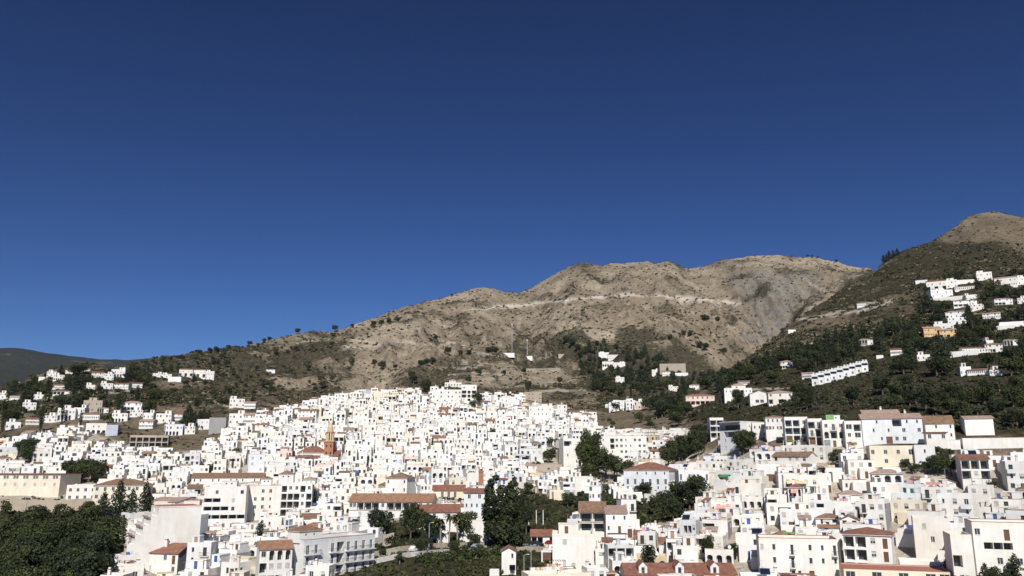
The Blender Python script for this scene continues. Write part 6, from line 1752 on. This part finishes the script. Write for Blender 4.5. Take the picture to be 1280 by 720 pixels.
ROAD = [(352,742),(395,722),(430,711),(462,702),(500,694),(545,690),(600,688),(650,684),(690,685)]
rp = strip('road', hill, ROAD, 6.0, .45, 5, 'asphalt', 'stone', kerb='kerb')
def wall_along(name, T, pts, h, t, mat, label, cat='wall', off=0.0, found=4, n=4, cap=None):
    P = []
    for (u0, v0), (u1, v1) in zip(pts[:-1], pts[1:]):
        for k in range(n): P.append(T.hit(u0 + (u1 - u0) * k / n, v0 + (v1 - v0) * k / n))
    P.append(T.hit(*pts[-1])); P = [p for p in P if p is not None]; m = MB()
    for a, b in zip(P[:-1], P[1:]):
        d = Vector((b.x - a.x, b.y - a.y, 0)).normalized(); s = Vector((-d.y, d.x, 0)) * t / 2
        q = [a + s, a - s, b - s, b + s]; lo = [(p.x, p.y, p.z - found) for p in q]; hi_ = [(p.x, p.y, p.z + h) for p in q]
        m.face([hi_[1], hi_[2], hi_[3], hi_[0]], cap or mat)
        m.face([lo[1], lo[2], hi_[2], hi_[1]], mat); m.face([lo[3], lo[0], hi_[0], hi_[3]], mat); m.face([lo[0], lo[1], hi_[1], hi_[0]], mat); m.face([lo[2], lo[3], hi_[3], hi_[2]], mat)
    o = link(name, m.mesh(name)); tag(o, label, cat); return o
wall_along('stone_wall', hill, [(458,699),(500,690.5),(545,686.6),(600,684.6),(612,684)], 1.6, .4, 'stone', 'stone retaining wall along the upper side of the sloping road', found=3)
wall_along('road_parapet', hill, [(405,722),(432,714.5),(464,705.5),(502,697.5),(547,693.5),(600,691.5)], 1.3, .35, 'concrete', 'low pale parapet wall along the outer side of the sloping road', found=3)
wall_along('bridge_parapet', hill, [(645,689),(690,690)], 1.2, .35, 'stone', 'low stone parapet beside the parked cars under the giant tree', found=3)
wall_along('school_retaining_wall', hill, [(-60,640),(20,639.5),(70,640),(116,637)], 4.2, .5, 'tan_render', 'long tan retaining wall below the long cream building', found=5, cap='tile_pink')
wall_along('garden_wall', hill, [(478,684),(492,680)], 3.2, .5, 'tan_render', 'short tan garden wall beside the round dark tree', found=3)
wall_along('terrace_wall', mount, [(560,470),(600,466),(640,463),(700,462)], 2.2, 1.2, 'stone', 'upper dry stone terrace wall on the bare knoll', found=6)
wall_along('terrace_wall', mount, [(600,480),(650,477),(720,480)], 2.2, 1.2, 'stone', 'middle dry stone terrace wall on the bare knoll', found=6)
wall_along('terrace_wall', mount, [(665,491),(700,489),(745,493)], 2.4, 1.2, 'stone', 'lower dry stone terrace wall above the grey stone building', found=6)
wall_along('aqueduct_wall', hill, [(664,588),(702,588)], 2.6, .6, 'tan_render', 'tan viaduct wall left of the plain tower block', found=4)
# hedge
def hedge():
    P = [hill.hit(524 + k * 4.6, 704 - k * .42) for k in range(26)]
    cl = []
    o = P[0]
    for p in P:
        for j in range(2): cl.append((p.x - o.x, p.y - o.y + j * 1.5, p.z - o.z + .7 + j * .7, 1.25, 1.0, 1.0))
    root = link('hedge', crown_mesh('hedge', 95, cl, 4200, .26, ['leaf_dark', 'leaf_mid']), None, o)
    tag(root, 'long clipped dark green hedge on the field edge below the road', 'hedge')
hedge()
for pts in ([(1000,402),(1036,395),(1086,379.5)], [(940,453),(1000,433),(1060,419),(1108,413)]):
    strip('path', hill, pts, 4.5, .5, 4, 'concrete', 'stone', n=6)

def car(p, yaw, mat, label):
    root = link('parked_car', None, None, p, yaw); tag(root, label, 'car', 'cars parked in the village')
    m = MB(); prof = [(-2.05,.35),(2.05,.35),(2.1,.75),(1.95,.9),(1.0,.98),(.35,1.42),(-1.2,1.45),(-1.85,1.0),(-2.1,.9)]
    for s in (-.82, .82):
        f = [(x, s, z) for x, z in prof]; m.face(f if s < 0 else f[::-1], mat)
    for i in range(len(prof)):
        a, b = prof[i], prof[(i + 1) % len(prof)]; m.face([(a[0], .82, a[1]), (b[0], .82, b[1]), (b[0], -.82, b[1]), (a[0], -.82, a[1])][::-1], mat)
    b = link('body', m.mesh('body'), root)
    g = MB()
    for s in (-.835, .835): f = [(.85, s, 1.0), (.28, s, 1.36), (-1.12, s, 1.38), (-1.6, s, 1.02)]; g.face(f if s > 0 else f[::-1], 'parked_glass')
    g.face([(1.03, -.7, 1.0), (1.03, .7, 1.0), (.42, .68, 1.41), (.42, -.68, 1.41)], 'parked_glass')
    link('window', g.mesh('window'), root)
    for x in (-1.3, 1.3):
        for s in (-.72, .72):
            w = MB(); w.tube((x, s - .1, .33), (x, s + .1, .33), .33, .33, 'tyre', 12); w.tube((x, s + .1 * (1 if s > 0 else -1), .33), (x, s + .115 * (1 if s > 0 else -1), .33), .18, .18, 'steel', 10); link('wheel', w.mesh('wheel'), root)
for k, (u, mt, lb) in enumerate(((671,'car_dark','dark car parked on the road by the lodge'), (684,'car_red','red car parked at the lodge end of the road'), (590,'car_silver','silver car parked beside the giant tree'), (520,'car_white','white car on the road above the hedge'), (446,'car_blue','blue car parked under the street apartments'), (424,'car_dark','dark car at the low end of the sloping road'))):
    i = min(range(len(rp)), key=lambda j: abs(project(rp[j])[0] - u)); j = min(i + 1, len(rp) - 1); a, b = rp[max(0, j - 1)], rp[j]
    yaw = math.atan2(b.y - a.y, b.x - a.x); n_ = Vector((-math.sin(yaw), math.cos(yaw), 0))
    p = a.lerp(b, .5) + n_ * (1.7 if k % 2 else -1.5); p.z = (a.z + b.z) / 2 + .46
    car(p, yaw, mt, lb)

def lamp(p, h, label, yaw=0):
    root = link('street_lamp', None, None, p, yaw); tag(root, label, 'street lamp', 'street lamps')
    m = MB(); m.tube((0, 0, -.5), (0, 0, h), .11, .07, 'steel', 8); m.tube((0, 0, h), (.9, 0, h + .15), .05, .05, 'steel', 6); link('pole', m.mesh('pole'), root)
    m = MB(); m.box(.55, 1.25, -.14, .14, h + .12, h + .26, 'lamp_head'); link('lamp_head', m.mesh('lamp_head'), root)
for u, v, h, l in ((664, 724, 7.5, 'tall street lamp before the dark field, nearer the plain shuttered house'), (655, 728, 6.0, 'shorter street lamp before the dark field'), (536, 690.5, 7.5, 'street lamp on the road in front of the palms'), (391, 722, 7.0, 'street lamp before the arched house'), (619, 686, 8.0, 'street lamp against the giant tree'), (635, 686, 7, 'street lamp on the right foot of the giant tree')):
    p = hill.hit(u, v); lamp(p, h, l)
def mast(u, v, vt, label, lattice):
    p = mount.hit(u, v); h = (v - vt) * p.length / F; root = link('radio_mast', None, None, p); tag(root, label, 'mast')
    m = MB()
    if lattice:
        w = 1.3
        for a, b in ((-w, -w), (w, -w), (w, w), (-w, w)): m.tube((a, b, -2), (a * .3, b * .3, h), .18, .12, 'steel', 5)
        for k in range(12):
            t0, t1 = k / 12, (k + 1) / 12; s0, s1 = w * (1 - .7 * t0), w * (1 - .7 * t1)
            m.tube((-s0, -s0, h * t0), (s1, -s1, h * t1), .09, .09, 'steel', 4); m.tube((s0, s0, h * t0), (-s1, s1, h * t1), .09, .09, 'steel', 4)
    else: m.tube((0, 0, -2), (0, 0, h), .75, .4, 'steel', 8)
    link('shaft', m.mesh('shaft'), root)
    a = MB()
    for k in range(3): a.box(-.25 + math.cos(k * 2.1) * .9, .25 + math.cos(k * 2.1) * .9, math.sin(k * 2.1) * .9 - .2, math.sin(k * 2.1) * .9 + .2, h - 3, h - .5, 'frame_white')
    link('antenna', a.mesh('antenna'), root)
mast(640, 441, 404, 'tall thin lattice radio mast on the mountain track', True); mast(659, 444, 424, 'shorter pale tubular mast beside the white hut', False)
for k, u in enumerate((661, 670.5, 679)):
    p = hill.hit(u, 656); root = link('utility_pole', None, None, p); tag(root, ['left', 'middle', 'right'][k] + ' one of three pale poles standing in the overgrown dell', 'pole', 'poles in the overgrown dell')
    m = MB(); m.tube((0, 0, -1), (0, 0, 4.6), .16, .12, 'frame_white', 8); link('shaft', m.mesh('shaft'), root)
HAZE = 1.4e-5
# ---------------------------------------------------------------- sky, sun, camera
SUN_EL, SUN_AZ = math.radians(41), math.radians(180)     # azimuth clockwise from +Y: the sun stands behind the camera
W = bpy.data.worlds.new('World'); SC.world = W; W.use_nodes = True
nt = W.node_tree
sk = nt.nodes.new('ShaderNodeTexSky'); sk.sky_type = 'NISHITA'; sk.sun_disc = False
sk.sun_elevation = SUN_EL; sk.sun_rotation = SUN_AZ
sk.altitude = 1500; sk.air_density = 1.0; sk.dust_density = 0.0; sk.ozone_density = 4.0
bg = nt.nodes['Background']; bg.inputs['Strength'].default_value = .10
vm = nt.nodes.new('ShaderNodeVectorMath'); vm.operation = 'SCALE'; vm.inputs['Scale'].default_value = .12
gm = nt.nodes.new('ShaderNodeGamma'); gm.inputs['Gamma'].default_value = 1.55
v2 = nt.nodes.new('ShaderNodeVectorMath'); v2.operation = 'MULTIPLY'; v2.inputs[1].default_value = (3.3, 3.75, 4.75)
nt.links.new(sk.outputs['Color'], vm.inputs[0]); nt.links.new(vm.outputs[0], gm.inputs['Color']); nt.links.new(gm.outputs[0], v2.inputs[0]); nt.links.new(v2.outputs[0], bg.inputs['Color'])
sd = bpy.data.lights.new('sun', 'SUN'); sd.energy = 4.6; sd.angle = math.radians(.5); sd.color = (1, .965, .91)
so = link('sun', sd); 
sv = Vector((math.sin(SUN_AZ) * math.cos(SUN_EL), math.cos(SUN_AZ) * math.cos(SUN_EL), math.sin(SUN_EL)))
so.rotation_euler = sv.to_track_quat('Z', 'Y').to_euler()
cd = bpy.data.cameras.new('camera'); cd.sensor_width = 36; cd.lens = F / 1280 * 36; cd.clip_end = 60000; cd.clip_start = .5
co = link('camera', cd); co.rotation_euler = (math.pi / 2 + PITCH, 0, 0)
SC.camera = co
SC.view_settings.view_transform = 'Standard'; SC.view_settings.look = 'None'
SC.view_settings.exposure = .25; SC.view_settings.gamma = 1.0; SC.view_settings.use_curve_mapping = False
SC.cycles.max_bounces = 5; SC.cycles.diffuse_bounces = 3; SC.cycles.glossy_bounces = 2; SC.cycles.transparent_max_bounces = 4

# the air between here and the far ridge
hz = MB(); hz.box(-9500, 9500, -3500, 9500, -72, 1100, 'white'); me = hz.mesh('haze'); me.materials.clear()
m = bpy.data.materials.new('air'); m.use_nodes = True; nt = m.node_tree; nt.nodes.remove(nt.nodes['Principled BSDF'])
pv = nt.nodes.new('ShaderNodeVolumePrincipled'); pv.inputs['Color'].default_value = (.55, .74, 1, 1); pv.inputs['Density'].default_value = HAZE; pv.inputs['Anisotropy'].default_value = 0.0
nt.links.new(pv.outputs['Volume'], nt.nodes['Material Output'].inputs['Volume']); me.materials.append(m)
tag(link('haze', me), kind='stuff')
